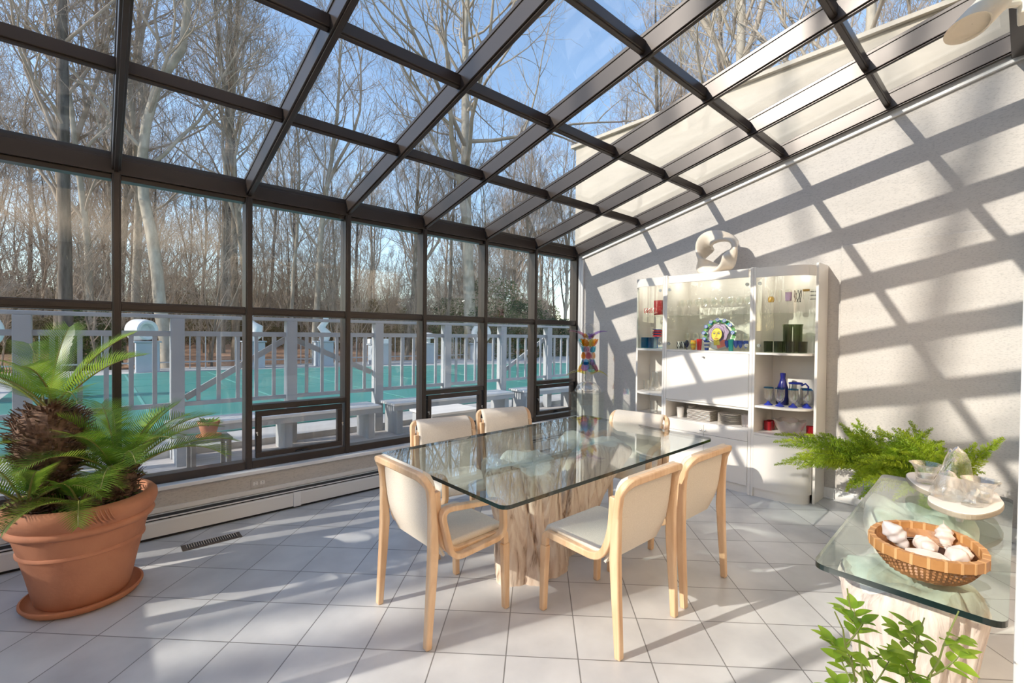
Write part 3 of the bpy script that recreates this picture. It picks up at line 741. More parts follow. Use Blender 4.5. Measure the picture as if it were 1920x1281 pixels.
def add_fill_puck(root, x, y, z, e=PUCK_FILL):  # small fill lamp added inside a unit to brighten its glass compartment
    p = MB().lathe([(.030, 0), (.030, -.008), (.022, -.010), (.001, -.010)], 20).build('fill_puck', M['white'], root, smooth=40, loc=V((x, y, z)) - root.location)
    l = D.lights.new('fill_puck_light', 'POINT'); l.energy = e; l.color = (1, .97, .92); l.shadow_soft_size = .02
    o = D.objects.new('fill_puck_light', l); COL.objects.link(o); o.parent = p; o.location = (0, 0, -.03)
for yy in (1.98, 2.42): add_fill_puck(cu, 4.82, yy, 2.13)
def corner_unit(mir, label):
    root = thing('wall_unit', label, 'cabinet', (4.95, 1.5 if not mir else 2.902, 0), group='white wall units')
    fy = (lambda y: 4.404 - y) if mir else (lambda y: y)
    def PR(poly, z0, z1, mi=0):
        p = [(x, fy(y)) for x, y in poly]
        return (p[::-1] if mir else p, z0, z1)
    def bx(mb, x0, x1, a, b, z0, z1):
        a, b = sorted((fy(a), fy(b))); return mb.box(x0, x1, a, b, z0, z1)
    def curve(off, n=18, ya=1.722):
        out = []
        for k in range(n + 1):
            t = pi / 2 * k / n
            out.append((4.812 - (.207 - off) * max(0, cos(t)) ** .8, ya - (.430 - off) * sin(t) ** .8))
        return out
    mb = MB(); bx(mb, F, BK, 1.7225, 1.7445, 0, 2.157); bx(mb, 4.80, BK, 1.266, 1.288, 0, 2.172); bx(mb, 5.066, BK, 1.288, 1.7225, .02, 2.15)
    wb(mb, 'carcass', LQ, root, bevel=.002)
    def shelf(name, z0, z1, off, mat):
        mb = MB(); mb.prism(*PR(curve(off) + [(5.066, 1.2885), (5.066, 1.722)], z0, z1)); return wb(mb, name, mat, root)
    for z in (.838, 1.336): shelf('shelf', z, z + .02, .012, LQ)
    shelf('top_board', 2.125, 2.145, .006, LQ); shelf('base_shelf', .585, .603, .0, LQ)
    shelf('glass_shelf', 1.715, 1.722, .03, M['cabglass'])
    def skin(name, z0, z1, o0, o1, mat, sm=60):
        a = curve(o0); b = curve(o1)[::-1]; mb = MB(); mb.prism(*PR(a + b, z0, z1)); return wb(mb, name, mat, root, smooth=40)
    skin('cornice', 2.058, 2.148, 0, .018, LQ)
    dd = skin('curved_door', .083, .583, 0, .018, LQ); skin('plinth', 0, .08, .016, .03, LQ)
    g = skin('curved_glass_door', 1.36, 2.055, .002, .007, M['cabglass'])
    for z in (2.0, 1.42):
        h = MB().lathe([(.001, -.006), (.016, -.006), (.016, .006), (.001, .006)], 18).build('hinge', M['steel'], g, smooth=40, rot=(0, rad(90), 0))
        h.location = (F - .002 , fy(1.69), z); h.location -= root.location; h.parent = root; h.name = 'hinge'
    add_fill_puck(root, 4.86, fy(1.50), 2.125, PUCK_FILL * .8)
    return root
corner_unit(False, 'rounded white end unit beside the ferns with blue and green glassware')
corner_unit(True, 'rounded white end unit beside the window corner with red and teal glassware')

# ------------------------------------------------------------------ things kept in the units
def goblet(R_, H, bowl=.5, foot=.75, stem=.004, flare=.9):
    z = H * (1 - bowl); p = [(R_ * foot, 0), (R_ * foot, .002), (stem * 1.6, .009), (stem, z * .5), (stem * 1.4, z * .95), (R_ * .55, z + H * bowl * .12), (R_ * .95, z + H * bowl * .38), (R_, z + H * bowl * .6), (R_ * flare, H)]
    q = [(r - .0014, zz + .0014) for r, zz in p[:4:-1]]
    return MB().lathe(p + q[:-1] + [(.0006, z + H * bowl * .10)], 16)
def tumbler(R_, H, taper=.9, n=18):
    return MB().lathe([(R_ * taper, 0), (R_, H), (R_ - .002, H), (R_ * taper - .002, .006), (.0005, .006)], n)
def put(name, mbs, label, cat, x, y, z, group=None, rz=0):
    # one part: a single mesh; several: an Empty with named parts
    if len(mbs) == 1:
        o = mbs[0][0].build(name, mbs[0][2], None, smooth=40, loc=(x, y, z), rot=(0, 0, rz)); return tag(o, label, cat, group)
    t = thing(name, label, cat, (x, y, z), rz, group)
    for mb, nm, mt in mbs: mb.build(nm, mt, t, smooth=40)
    return t
ZG = 1.7225; ZC = 1.3585
g0 = None
for r_, (xx, n_, H, R_) in enumerate(((4.74, 9, .165, .031), (4.86, 9, .185, .034), (4.98, 8, .20, .036))):
    for i in range(n_):
        y = 1.845 + (i + .5 * (r_ % 2)) * .086
        if g0 is None or i == 0: g0 = put('wine_glass', [(goblet(R_, H, .5), 'bowl', M['crystal'])], 'clear stemmed wine glass on the upper glass shelf of the middle unit', 'wine glass', xx, y, ZG, 'clear wine glasses on the upper shelf')
        else: dup(g0, (xx + RND.uniform(-.012, .012), y, ZG))
g1 = None
for xx, n_ in ((4.93, 9), (5.01, 9)):
    for i in range(n_):
        y = 1.84 + i * .09 + (.04 if xx > 5 else 0)
        if g1 is None: g1 = put('wine_glass', [(goblet(.032, .175, .5), 'bowl', M['crystal'])], 'clear stemmed wine glass on the lower shelf behind the painted plate', 'wine glass', xx, y, ZC, 'clear wine glasses on the lower shelf')
        else: dup(g1, (xx + RND.uniform(-.01, .01), y, ZC))
# painted plate standing on edge
mb = MB(); lay = [0]
def disc(a, b, ra, rb, mi, n=28, wob=0, fr=5, ph=0):
    lay[0] += 1; x = -.0012 * lay[0]
    pts = []
    for k in range(n):
        t = 2 * pi * k / n; m_ = 1 + wob * sin(fr * t + ph); pts.append((x, -(a + ra * m_ * cos(t)), b + rb * m_ * sin(t)))
    o = len(mb.v); mb.v += pts + [(x + .0012, p[1], p[2]) for p in pts]
    mb.f.append([o + k for k in range(n)]); mb.m.append(mi)
    for k in range(n): j = (k + 1) % n; mb.f.append([o + k, o + n + k, o + n + j, o + j]); mb.m.append(mi)
def poly(pts, mi):
    lay[0] += 1; x = -.0012 * lay[0]; o = len(mb.v); mb.v += [(x, -a, b) for a, b in pts]; mb.f.append([o + k for k in range(len(pts))]); mb.m.append(mi)
def line(pts, w, mi):
    lay[0] += 1; x = -.0012 * lay[0]; o = len(mb.v)
    for i, p in enumerate(pts):
        a = V(pts[max(i - 1, 0)]); b = V(pts[min(i + 1, len(pts) - 1)]); t = (b - a).normalized(); nx, ny = -t.y * w / 2, t.x * w / 2
        mb.v += [(x, -(p[0] + nx), p[1] + ny), (x, -(p[0] - nx), p[1] - ny)]
    for i in range(len(pts) - 1): mb.f.append([o + 2 * i, o + 2 * i + 1, o + 2 * i + 3, o + 2 * i + 2]); mb.m.append(mi)
mats = [M[k] for k in ('ivory', 'green', 'blue', 'teal', 'blackink', 'lilac', 'yellow', 'coral', 'gold')]
mb.lathe([(.001, 0), (.001, .0)], 3); mb = MB()
disc(0, 0, .168, .168, 0, 48)
for k in range(30):
    t = rad(-28 + 236 * k / 29); disc(.140 * cos(t) + RND.uniform(-.008, .008), .140 * sin(t) + RND.uniform(-.01, .01), .020, .013, 1 if k % 5 else 3, 10)
disc(0, .005, .108, .104, 4, 40, .05, 7); disc(0, .004, .102, .098, 5, 40, .06, 7, .3)
for t in (5, 38, 68, 96, 124, 150, 178, 204): 
    a, b = .146 * cos(rad(t)), .146 * sin(rad(t)); disc(a, b, .021, .019, 2, 14); disc(a, b, .012, .011, 0, 12); disc(a, b, .007, .006, 2, 10)
poly([(-.13, -.165 + .05), (-.06, -.09), (.05, -.085), (.13, -.11), (.10, -.135), (0, -.165), (-.1, -.135)], 0)
poly([(.0, -.11), (.07, -.065), (.115, -.07), (.10, -.13), (.02, -.16)], 7)
poly([(-.03, -.07), (.03, -.07), (.045, -.12), (-.02, -.125)], 6)
disc(0, -.012, .056, .068, 4, 32); disc(0, -.012, .053, .065, 6, 32)
for s in (-1, 1):
    line([(s * .010, .010), (s * .024, .016), (s * .040, .010)], .004, 4); line([(s * .012, -.004), (s * .024, .003), (s * .038, -.004), (s * .024, -.009), (s * .012, -.004)], .003, 4); disc(s * .025, -.004, .005, .005, 2, 10)
line([(.006, .008), (.004, -.03), (-.008, -.036), (.004, -.040)], .003, 4)
line([(-.018, -.054), (-.006, -.050), (0, -.053), (.006, -.050), (.018, -.054)], .006, 7)
for s in (-1, 1):
    line([(s * .03, .085), (s * .07, .06), (s * .085, .01), (s * .075, -.04)], .004, 4); line([(s * .01, .07), (s * .05, .045), (s * .066, 0), (s * .07, -.05)], .003, 4)
pl = mb.build('painted_plate', mats, None, loc=(4.83, 2.155, ZC + .166), rot=(0, rad(8), 0)); tag(pl, 'round painted plate with a yellow face, lilac hair and green wreath', 'plate')
# small coloured glasses along the front of the middle unit
def eggvase(R_, H): return MB().lathe([(R_ * .55, 0), (R_ * .2, .006), (R_ * .2, H * .22), (R_ * .7, H * .38), (R_, H * .62), (R_ * .72, H * .88), (R_ * .4, H), (R_ * .35, H), (R_ * .6, H * .86), (.001, H * .4)], 18)
SMG = 'small coloured cups in the middle unit'
for y, lab in ((2.558, 'black and white striped cup at the end nearest the window'), (2.505, 'black and white striped cup beside the dark blue egg cup')):
    t = thing('striped_cup', lab, 'cup', (4.74, y, ZC), 0, SMG)
    tumbler(.022, .085, .7).build('cup', M['ivory'], t, smooth=40); s_ = MB()
    for k in range(7):
        a = 2 * pi * k / 7; s_.tube([(.0185 * cos(a), .0185 * sin(a), .01), (.0225 * cos(a + .5), .0225 * sin(a + .5), .04), (.0232 * cos(a - .1), .0232 * sin(a - .1), .083)], .0035, 5)
    s_.build('stripes', M['blackink'], t)
put('egg_cup', [(eggvase(.024, .10), 'cup', M['g_blue'])], 'dark blue egg shaped cup beside the striped cups', 'cup', 4.74, 2.468, ZC, SMG)
for k, (y, mt, c, H) in enumerate(((2.39, 'orange', 'yellow', .10), (2.325, 'red', 'red', .115), (2.245, 'blue', 'blue and white', .10), (1.998, 'teal', 'teal', .115))):
    t = thing('small_cup', '%s glazed cup beside the painted plate' % {'orange': 'orange and yellow', 'red': 'tall red', 'blue': 'blue and white', 'teal': 'tall teal green'}[mt], 'cup', (4.73, y, ZC), 0, SMG)
    tumbler(.028, H, .72).build('cup', M[mt], t, smooth=40)
    if mt in ('orange', 'blue'):
        r2 = MB()
        for z in (.25, .6): r2.lathe([(.0262 + .0045 * z, H * z), (.0272 + .0045 * z, H * z + .002), (.0272 + .0045 * z, H * z + .02), (.0262 + .0045 * z, H * z + .022)], 18, caps=False)
        r2.build('painted_band', M['yellow' if mt == 'orange' else 'ivory'], t, smooth=40)
for i, (y, lab) in enumerate(((2.035, 'dark blue stemmed cup in front of the teal cup'), (1.95, 'cobalt blue stemmed cup, first after the teal cup'), (1.905, 'cobalt blue stemmed cup between two others near the door edge'), (1.855, 'dark blue stemmed cup nearest the unit\'s side panel'))):
    t = thing('stemmed_cup', lab, 'cup', (4.73, y, ZC), 0, SMG)
    MB().lathe([(.004, .03), (.016, .05), (.024, .08), (.022, .105), (.020, .105), (.021, .08), (.001, .04)], 16).build('bowl', M['blue'], t, smooth=40)
    MB().lathe([(.018, 0), (.018, .003), (.004, .008), (.004, .032)], 14).build('stem', M['crystal'], t, smooth=40)
# niche: plates and tumblers
NF = .6205
for i in range(8):
    mb = MB(); s_ = .128
    mb.prism(roundrect(-s_ * .8, s_ * .8, -s_ * .8, s_ * .8, .012), 0, .006); mb.prism(roundrect(-s_, s_, -s_, s_, .014), .006, .0115)
    z = NF + .0131 * i
    if i == 0: sp = mb.build('square_plate', M['platerim'], None, loc=(4.83, 2.315, z), bevel=.002); tag(sp, 'square cream plate, part of the stack in the niche', 'plate', 'square plates stacked in the niche')
    else: dup(sp, (4.83 + RND.uniform(-.003, .003), 2.315 + RND.uniform(-.003, .003), z), RND.uniform(-.02, .02), 'square cream plate at the very top of the niche stack' if i == 7 else None)
for i in range(8):
    z = NF + .0122 * i
    if i == 0: rp = MB().lathe([(.058, 0), (.062, .003), (.108, .0095), (.110, .012), (.107, .012), (.062, .006), (.001, .005)], 32).build('round_plate', M['ceramic'], None, smooth=40, loc=(4.80, 2.03, z)); tag(rp, 'round cream plate, part of the round stack in the niche', 'plate', 'round plates stacked in the niche')
    else: dup(rp, (4.80, 2.03, z), 0, 'round cream plate at the very top of the round stack' if i == 7 else None)
put('glass_jar', [(tumbler(.045, .115, .85), 'jar', M['frost'])], 'clear frosted glass jar beside the round plates in the niche', 'jar', 4.74, 1.845, NF)
put('white_tumbler', [(tumbler(.04, .11, .8), 'cup', M['ceramic'])], 'white tumbler at the end of the niche before the square plates', 'cup', 4.74, 2.53, NF)
put('white_tumbler', [(tumbler(.04, .11, .8), 'cup', M['ceramic'])], 'white tumbler farther back in the niche behind the square plates', 'cup', 4.93, 2.50, NF)
# end unit by the ferns
def flute(R_, H): return goblet(R_, H, .62, .95, .0035, 1.05)
FG = 'decorated champagne flutes on the glass shelf'
for i, (x, y, deco, lab) in enumerate(((4.79, 1.655, 'gold', 'champagne flute with an amber figure, nearest the middle unit'), (4.80, 1.585, None, 'plain dotted champagne flute, second from the middle unit'), (4.82, 1.515, 'lilac', 'champagne flute with a mauve painted panel'), (4.84, 1.445, 'blackink', 'champagne flute with a dark crossed pattern'), (4.87, 1.385, 'gold', 'champagne flute with an amber rim band'), (4.91, 1.335, 'blackink', 'champagne flute with dark stripes by the end panel'))):
    t = thing('champagne_flute', lab, 'champagne flute', (x, y, ZG), 0, FG)
    flute(.027, .225).build('glass_body', M['crystal'], t, smooth=40); dm = MB()
    if i == 0: dm.lathe([(.022, .11), (.0275, .125), (.0275, .15), (.018, .165)], 14, caps=False)
    elif i == 2: dm.lathe([(.0262, .12), (.0278, .15), (.0285, .20)], 16, caps=False)
    elif i == 3:
        for k in range(6): a = k * pi / 3; dm.tube([(.024 * cos(a), .024 * sin(a), .105), (.028 * cos(a + .9), .028 * sin(a + .9), .16), (.0295 * cos(a + .4), .0295 * sin(a + .4), .215)], .003, 5)
    elif i == 4: dm.lathe([(.0285, .205), (.0292, .222)], 16, caps=False)
    elif i == 5:
        for z in (.13, .165, .20): dm.lathe([(.0285, z), (.0288, z + .004)], 16, caps=False)
    if dm.v: dm.build('painted_pattern', M[deco], t, smooth=40)
for y, x, lab in ((1.53, 4.86, 'tall mottled green glass vase, the one nearer the middle unit'), (1.45, 4.88, 'tall mottled green glass vase, the one nearer the end panel')):
    put('glass_vase', [(MB().lathe([(.036, 0), (.038, .12), (.040, .235), (.046, .265), (.043, .265), (.036, .235), (.033, .01), (.001, .008)], 22), 'vase', M['g_green'])], lab, 'vase', x, y, ZC, 'mottled green glass vases')
for i, (x, y, lab) in enumerate(((4.74, 1.655, 'green glass tumbler nearest the middle unit'), (4.745, 1.565, 'green glass tumbler, second from the middle unit'), (4.765, 1.475, 'green glass tumbler, third from the middle unit'), (4.80, 1.385, 'green glass tumbler nearest the end panel'))):
    put('green_tumbler', [(tumbler(.041, .105, .92), 'glass', M['g_green'])], lab, 'tumbler', x, y, ZC, 'green tumblers on the white shelf')
ZB = .8585
put('bottle', [(MB().lathe([(.05, 0), (.056, .01), (.054, .06), (.050, .10), (.048, .16), (.030, .215), (.021, .25), (.024, .285), (.024, .30), (.018, .30), (.018, .25), (.04, .17), (.044, .02), (.001, .015)], 22), 'bottle', pmat('cobalt_bottle', (.014, .018, .16), .12))], 'opaque cobalt blue bottle with a narrow neck', 'bottle', 4.90, 1.575, ZB)
pt = thing('glass_pitcher', 'clear glass pitcher with a cobalt blue rim and handle', 'pitcher', (4.90, 1.465, ZB))
MB().lathe([(.062, 0), (.070, .03), (.066, .09), (.055, .15), (.058, .205), (.055, .205), (.052, .15), (.063, .08), (.06, .01), (.001, .01)], 24).build('jug_body', M['icy'], pt, smooth=50)
cob = pmat('cobalt_rim', (.02, .035, .30), .15)
MB().lathe([(.055, .203), (.0595, .206), (.0595, .216), (.055, .218)], 24, caps=False).build('rim', cob, pt, smooth=50)
MB().tube([(-.02, -.055, .195), (-.03, -.09, .215), (-.035, -.115, .19), (-.032, -.108, .12), (-.02, -.068, .07)], .008, 8).build('handle', cob, pt, smooth=50)
GG = 'blue rimmed goblets on the curved shelf'
for i, (x, y, lab) in enumerate(((4.74, 1.645, 'blue rimmed clear goblet nearest the middle unit, dark blue foot'), (4.735, 1.545, 'blue rimmed clear goblet in front of the cobalt bottle'), (4.755, 1.44, 'blue rimmed clear goblet in front of the pitcher handle'), (4.90, 1.375, 'blue rimmed clear goblet at the back by the end panel'), (4.82, 1.345, 'blue rimmed clear goblet at the shelf end by the end panel'))):
    t = thing('goblet', lab, 'goblet', (x, y, ZB), 0, GG)
    MB().lathe([(.012, .035), (.034, .06), (.042, .10), (.041, .16), (.039, .16), (.040, .10), (.032, .065), (.001, .05)], 20).build('bowl', M['icy'], t, smooth=40)
    MB().lathe([(.039, .158), (.0425, .160), (.0425, .168), (.039, .170)], 20, caps=False).build('rim', M['g_sky'], t, smooth=40)
    MB().lathe([(.038, 0), (.038, .004), (.016, .022), (.008, .036)], 18).build('foot', cob, t, smooth=40)
bw = MB(); n = 48; pr = [(.055, 0), (.07, .004), (.105, .05), (.132, .115), (.136, .128), (.131, .127), (.10, .055), (.06, .012), (.001, .012)]
for j, (r_, z) in enumerate(pr):
    for k in range(n):
        a = 2 * pi * k / n; w = (z / .128) ** 2; bw.v.append((r_ * (1 + .03 * w * cos(8 * a)) * cos(a), r_ * (1 + .03 * w * cos(8 * a)) * sin(a), z + .007 * w * cos(8 * a)))
for j in range(len(pr) - 1):
    for k in range(n): q_ = (k + 1) % n; bw.f.append([j * n + k, j * n + q_, (j + 1) * n + q_, (j + 1) * n + k]); bw.m.append(0)
bw.f.append([k for k in range(n)][::-1]); bw.m.append(0)
put('fluted_bowl', [(bw, 'bowl', M['frost'])], 'large frosted glass bowl with a wavy rim', 'bowl', 4.79, 1.475, .604)
for x, y, lab in ((4.83, 1.675, 'dark red glass beside the frosted bowl, toward the middle unit'), (4.90, 1.675, 'dark red glass at the back behind another red one'), (4.86, 1.325, 'red glass tumbler between the frosted bowl and the end panel')):
    put('red_tumbler', [(tumbler(.036, .085, .95), 'glass', pmat('ruby', (.30, .008, .015), .15))], lab, 'tumbler', x, y, .604, 'red tumblers beside the bowl')
# end unit by the window corner
put('red_box_vase', [(MB().box(-.03, .03, -.05, .05, 0, .17).box(-.024, .024, -.044, .044, .1701, .171), 'vase', M['darkred'])], 'square dark red glass vase on the upper glass shelf', 'vase', 4.92, 2.915, ZG + .025)
st = MB().box(-.05, .05, -.09, .09, 0, .024); put('glass_block', [(st, 'block', M['icy'])], 'low clear glass block below the dark red vase', 'glass block', 4.92, 2.915, ZG)
for i, (y, x, lab) in enumerate(((3.015, 4.83, 'red and clear ornament glass, nearest the window corner'), (2.965, 4.80, 'red and clear ornament glass in front of the dark red vase'), (2.90, 4.79, 'red and clear ornament glass nearest the middle unit'))):
    t = thing('ornament_glass', lab, 'glass', (x, y, ZG), 0, 'red flecked glasses on the upper shelf')
    goblet(.033, .10, .7, .9).build('glass_body', M['crystal'], t, smooth=40); dm = MB()
    for k in range(7): a = k * .9; dm.tube([(.033 * cos(a), .033 * sin(a), .045), (.036 * cos(a + .5), .036 * sin(a + .5), .075), (.032 * cos(a + 1), .032 * sin(a + 1), .10)], .0035, 5)
    dm.build('red_threads', M['red'], t)
for y, lab in ((3.02, 'square teal glass tumbler nearest the window corner'), (2.935, 'square teal glass tumbler nearest the middle unit')):
    put('teal_tumbler', [(MB().box(-.038, .038, -.04, .04, 0, .008).box(-.038, -.034, -.04, .04, .008, .125).box(.034, .038, -.04, .04, .008, .125).box(-.034, .034, -.04, -.036, .008, .125).box(-.034, .034, .036, .04, .008, .125), 'glass', M['g_teal'])], lab, 'tumbler', 4.82, y, ZC, 'teal tumblers')
t = thing('striped_glass', 'red and blue striped cup glass behind the teal tumblers', 'glass', (4.93, 2.94, ZC))
goblet(.05, .22, .5, .7, .008, 1.1).build('glass_body', M['g_sky'], t, smooth=40); dm = MB()
for z in (.135, .165, .195): dm.lathe([(.0505 + (z - .135) * .08, z), (.052 + (z - .135) * .08, z + .016)], 18, caps=False)
dm.build('red_bands', M['red'], t, smooth=40)
put('water_jug', [(MB().lathe([(.05, 0), (.06, .05), (.05, .14), (.045, .2), (.05, .225), (.047, .225), (.042, .2), (.056, .05), (.001, .01)], 20), 'jug', M['icy'])], 'tall clear glass jug on the middle white shelf by the window corner', 'jug', 4.90, 2.94, ZB)
for y, lab in ((3.02, 'low clear glass vase beside the tall jug'),): put('clear_vase', [(tumbler(.042, .12, .8), 'vase', M['icy'])], lab, 'vase', 4.84, y, ZB)
put('clear_jar', [(tumbler(.05, .14, .9), 'jar', M['icy'])], 'clear glass jar on the lowest open shelf by the window corner', 'jar', 4.86, 2.93, .604)
# knot sculpture on top
kn = MB(); N = 120; n = 20
for i in range(N):
    t = 2 * pi * i / N; c = V((.04 * sin(3 * t + .6), .205 * cos(t), .16 * sin(t))); rdir = V((0, cos(t), sin(t))); ex = V((1, 0, 0)); tw = 1.5 * t + 1.2
    wdt = .100 + .016 * cos(t - .6)
    for k in range(n):
        a = 2 * pi * k / n; u = wdt * cos(a); v_ = .031 * sin(a) * (1 + .6 * cos(a) ** 2)
        kn.v.append(tuple(c + rdir * (u * cos(tw) - v_ * sin(tw)) * .8 + ex * (u * sin(tw) + v_ * cos(tw))))
# the half twist closes with the section turned by half a circle
for i in range(N):
    for k in range(n):
        j = (k + 1) % n
        if i < N - 1: kn.f.append([i * n + k, i * n + j, (i + 1) * n + j, (i + 1) * n + k])
        else: kn.f.append([i * n + k, i * n + j, (j + n // 2) % n, (k + n // 2) % n])
        kn.m.append(0)
zmin = min(v[2] for v in kn.v)
o = kn.build('knot_sculpture', M['alabaster'], None, smooth=180, loc=(4.80, 2.19, 2.1571 - zmin - .004), rot=(0, 0, rad(-14))); tag(o, 'cream polished stone knot sculpture on top of the white wall unit', 'sculpture')

# ------------------------------------------------------------------ glass figure on its clear stand by the window corner
px, py = 4.60, 3.70
pd = thing('display_pedestal', 'tall clear acrylic pedestal in the corner under the coloured glass figure', 'pedestal', (px, py, 0), rad(20))
a = .165
mb = MB()
for x0, x1, yy0, yy1 in ((-a, a, -a, -a + .008), (-a, a, a - .008, a), (-a, -a + .008, -a + .008, a - .008), (a - .008, a, -a + .008, a - .008)): mb.box(x0, x1, yy0, yy1, 0, .78)
mb.build('side_panels', M['cabglass'], pd)
MB().box(-a - .02, a + .02, -a - .02, a + .02, .78, .794).build('top_plate', M['cabglass'], pd)
tt = thing('glass_figure', 'coloured glass figure of stacked petals with winged tips on the clear pedestal', 'sculpture', (px, py, .7945), rad(-40))
MB().lathe([(.16, 0), (.165, .02), (.14, .07), (.09, .11), (.035, .13), (.001, .132)], 28).build('base_dome', M['icy'], tt, smooth=50)
MB().lathe([(.030, .125), (.045, .17), (.038, .22), (.052, .30), (.055, .38), (.062, .46), (.055, .52), (.07, .60), (.06, .67), (.03, .72)], 14).build('column', M['icy'], tt, smooth=50)
def wing(s, z0, rise, mt, L_=.27):
    mb = MB(); n = 12; N_ = 10
    for i in range(N_):
        u = i / (N_ - 1); w = .062 * (1 - u) ** .8 + .002; x = s * (.04 + (L_ - .04) * u); z = z0 + rise * u ** 1.6 + .035 * sin(pi * u)
        for k in range(n): t = 2 * pi * k / n; mb.v.append((x, w * cos(t), z + w * .38 * sin(t)))
    for i in range(N_ - 1):
        for k in range(n): j = (k + 1) % n; mb.f.append([i * n + k, i * n + j, (i + 1) * n + j, (i + 1) * n + k]); mb.m.append(0)
    mb.build('wing', M[mt], tt, smooth=60)
wing(-1, .235, -.045, 'g_yellow', .29); wing(1, .235, -.05, 'g_yellow', .26); wing(-1, .70, .055, 'g_pink', .27); wing(1, .70, .055, 'g_violet', .24)
rr = random.Random(3)
def petal(a, r, z, s, mt, tilt):
    mb = MB(); n = 18
    for t_ in (0, 1):
        for k in range(n):
            t = 2 * pi * k / n; q_ = s * (1 - .25 * sin(t) * abs(cos(t))); mb.v.append((t_ * .012, q_ * cos(t), q_ * sin(t) * 1.15))
    mb.f.append([k for k in range(n)][::-1]); mb.f.append([n + k for k in range(n)]); mb.m += [0, 0]
    for k in range(n): j = (k + 1) % n; mb.f.append([k, j, n + j, n + k]); mb.m.append(0)
    mb.build('petal', M[mt], tt, smooth=30, loc=(r * cos(a), r * sin(a), z), rot=(0, tilt, a))
cols = ['g_magenta', 'g_orange', 'g_magenta', 'g_yellow', 'g_orange', 'g_violet', 'g_aqua', 'g_pink']
for k in range(8): petal(2 * pi * k / 8 + .2, .085, .30 + .02 * (k % 2), .050, cols[k], -.5)
for k in range(6): petal(2 * pi * k / 6, .07, .37, .034, ['g_aqua', 'g_teal', 'g_violet'][k % 3], -.2)
for k in range(6): petal(2 * pi * k / 6 + .4, .068, .455, .038, ['g_orange', 'g_pink', 'crystal'][k % 3], 0)
for k in range(6): petal(2 * pi * k / 6, .075, .535, .034, ['g_aqua', 'g_pink', 'g_teal'][k % 3], .2)
for k in range(7): petal(2 * pi * k / 7 + .5, .09, .62, .046, ['g_orange', 'g_yellow', 'g_orange', 'g_aqua'][k % 4], .5)
for k in range(5): petal(2 * pi * k / 5 + .1, .055, .70, .034, ['g_yellow', 'g_violet', 'g_pink'][k % 3], .6)
MB().tube([(.075 * cos(t * pi / 12), 0, .76 + .085 * sin(t * pi / 12)) for t in range(13)], .015, 10).build('loop', M['icy'], tt, smooth=60)
# ------------------------------------------------------------------ potted palms
PC = V((-.058, 3.53, 0))
pot = thing('terracotta_pot', 'large round terracotta pot with rolled rim holding the sago palms', 'pot', (PC.x, PC.y, .024))
MB().lathe([(.19, 0), (.205, .02), (.235, .17), (.262, .285), (.272, .29), (.272, .30), (.266, .307), (.292, .405), (.310, .410), (.318, .425), (.314, .44), (.306, .447), (.322, .470), (.331, .50), (.329, .53), (.312, .55), (.288, .552), (.284, .53), (.272, .49)], 72, caps=False).lathe([(.001, .0), (.19, .0)], 72, caps=False).build('body', M['terracotta'], pot, smooth=50)
MB().lathe([(.001, .505), (.15, .512), (.275, .498)], 48, caps=False).build('soil', M['soil'], pot, smooth=60)
rl = MB()
for i in range(9):
    a = rad(-96 + i * 3.0); rl.tube([(.326 * cos(a), .326 * sin(a), .548 - .004 * i * .3), (.336 * cos(a + .012), .336 * sin(a + .012), .52), (.337 * cos(a + .05), .337 * sin(a + .05), .49), (.331 * cos(a + .10), .331 * sin(a + .10), .472)], .0042, 5)
rl.build('rim_relief', M['terracotta'], pot, smooth=60)
tag(MB().lathe([(.001, .0), (.215, .0), (.245, .012), (.262, .036), (.262, .045), (.252, .048), (.236, .030), (.21, .0235), (.001, .0235)], 72, PC.x, PC.y, caps=False).build('pot_saucer', M['terradust'], None, smooth=50), 'orange terracotta saucer under the large palm pot', 'saucer')
gc = MB(); r = random.Random(4)
for i in range(420):
    a = r.uniform(0, 2 * pi); q_ = .27 * math.sqrt(r.random()); x, y = PC.x + q_ * cos(a), PC.y + q_ * sin(a); z = .535 + r.uniform(0, .035); s_ = r.uniform(.012, .022); b = r.uniform(0, 6.28); t = r.uniform(-.6, .6)
    gc.add([(x, y, z), (x + s_ * cos(b + .5), y + s_ * sin(b + .5), z + s_ * t), (x + 1.7 * s_ * cos(b), y + 1.7 * s_ * sin(b), z + s_ * t * .6), (x + s_ * cos(b - .5), y + s_ * sin(b - .5), z + s_ * t)], [(0, 1, 2, 3)])
tag(gc.build('groundcover', M['groundcover']), 'small dark green leaves covering the soil in the palm pot', 'plant', kind='stuff')
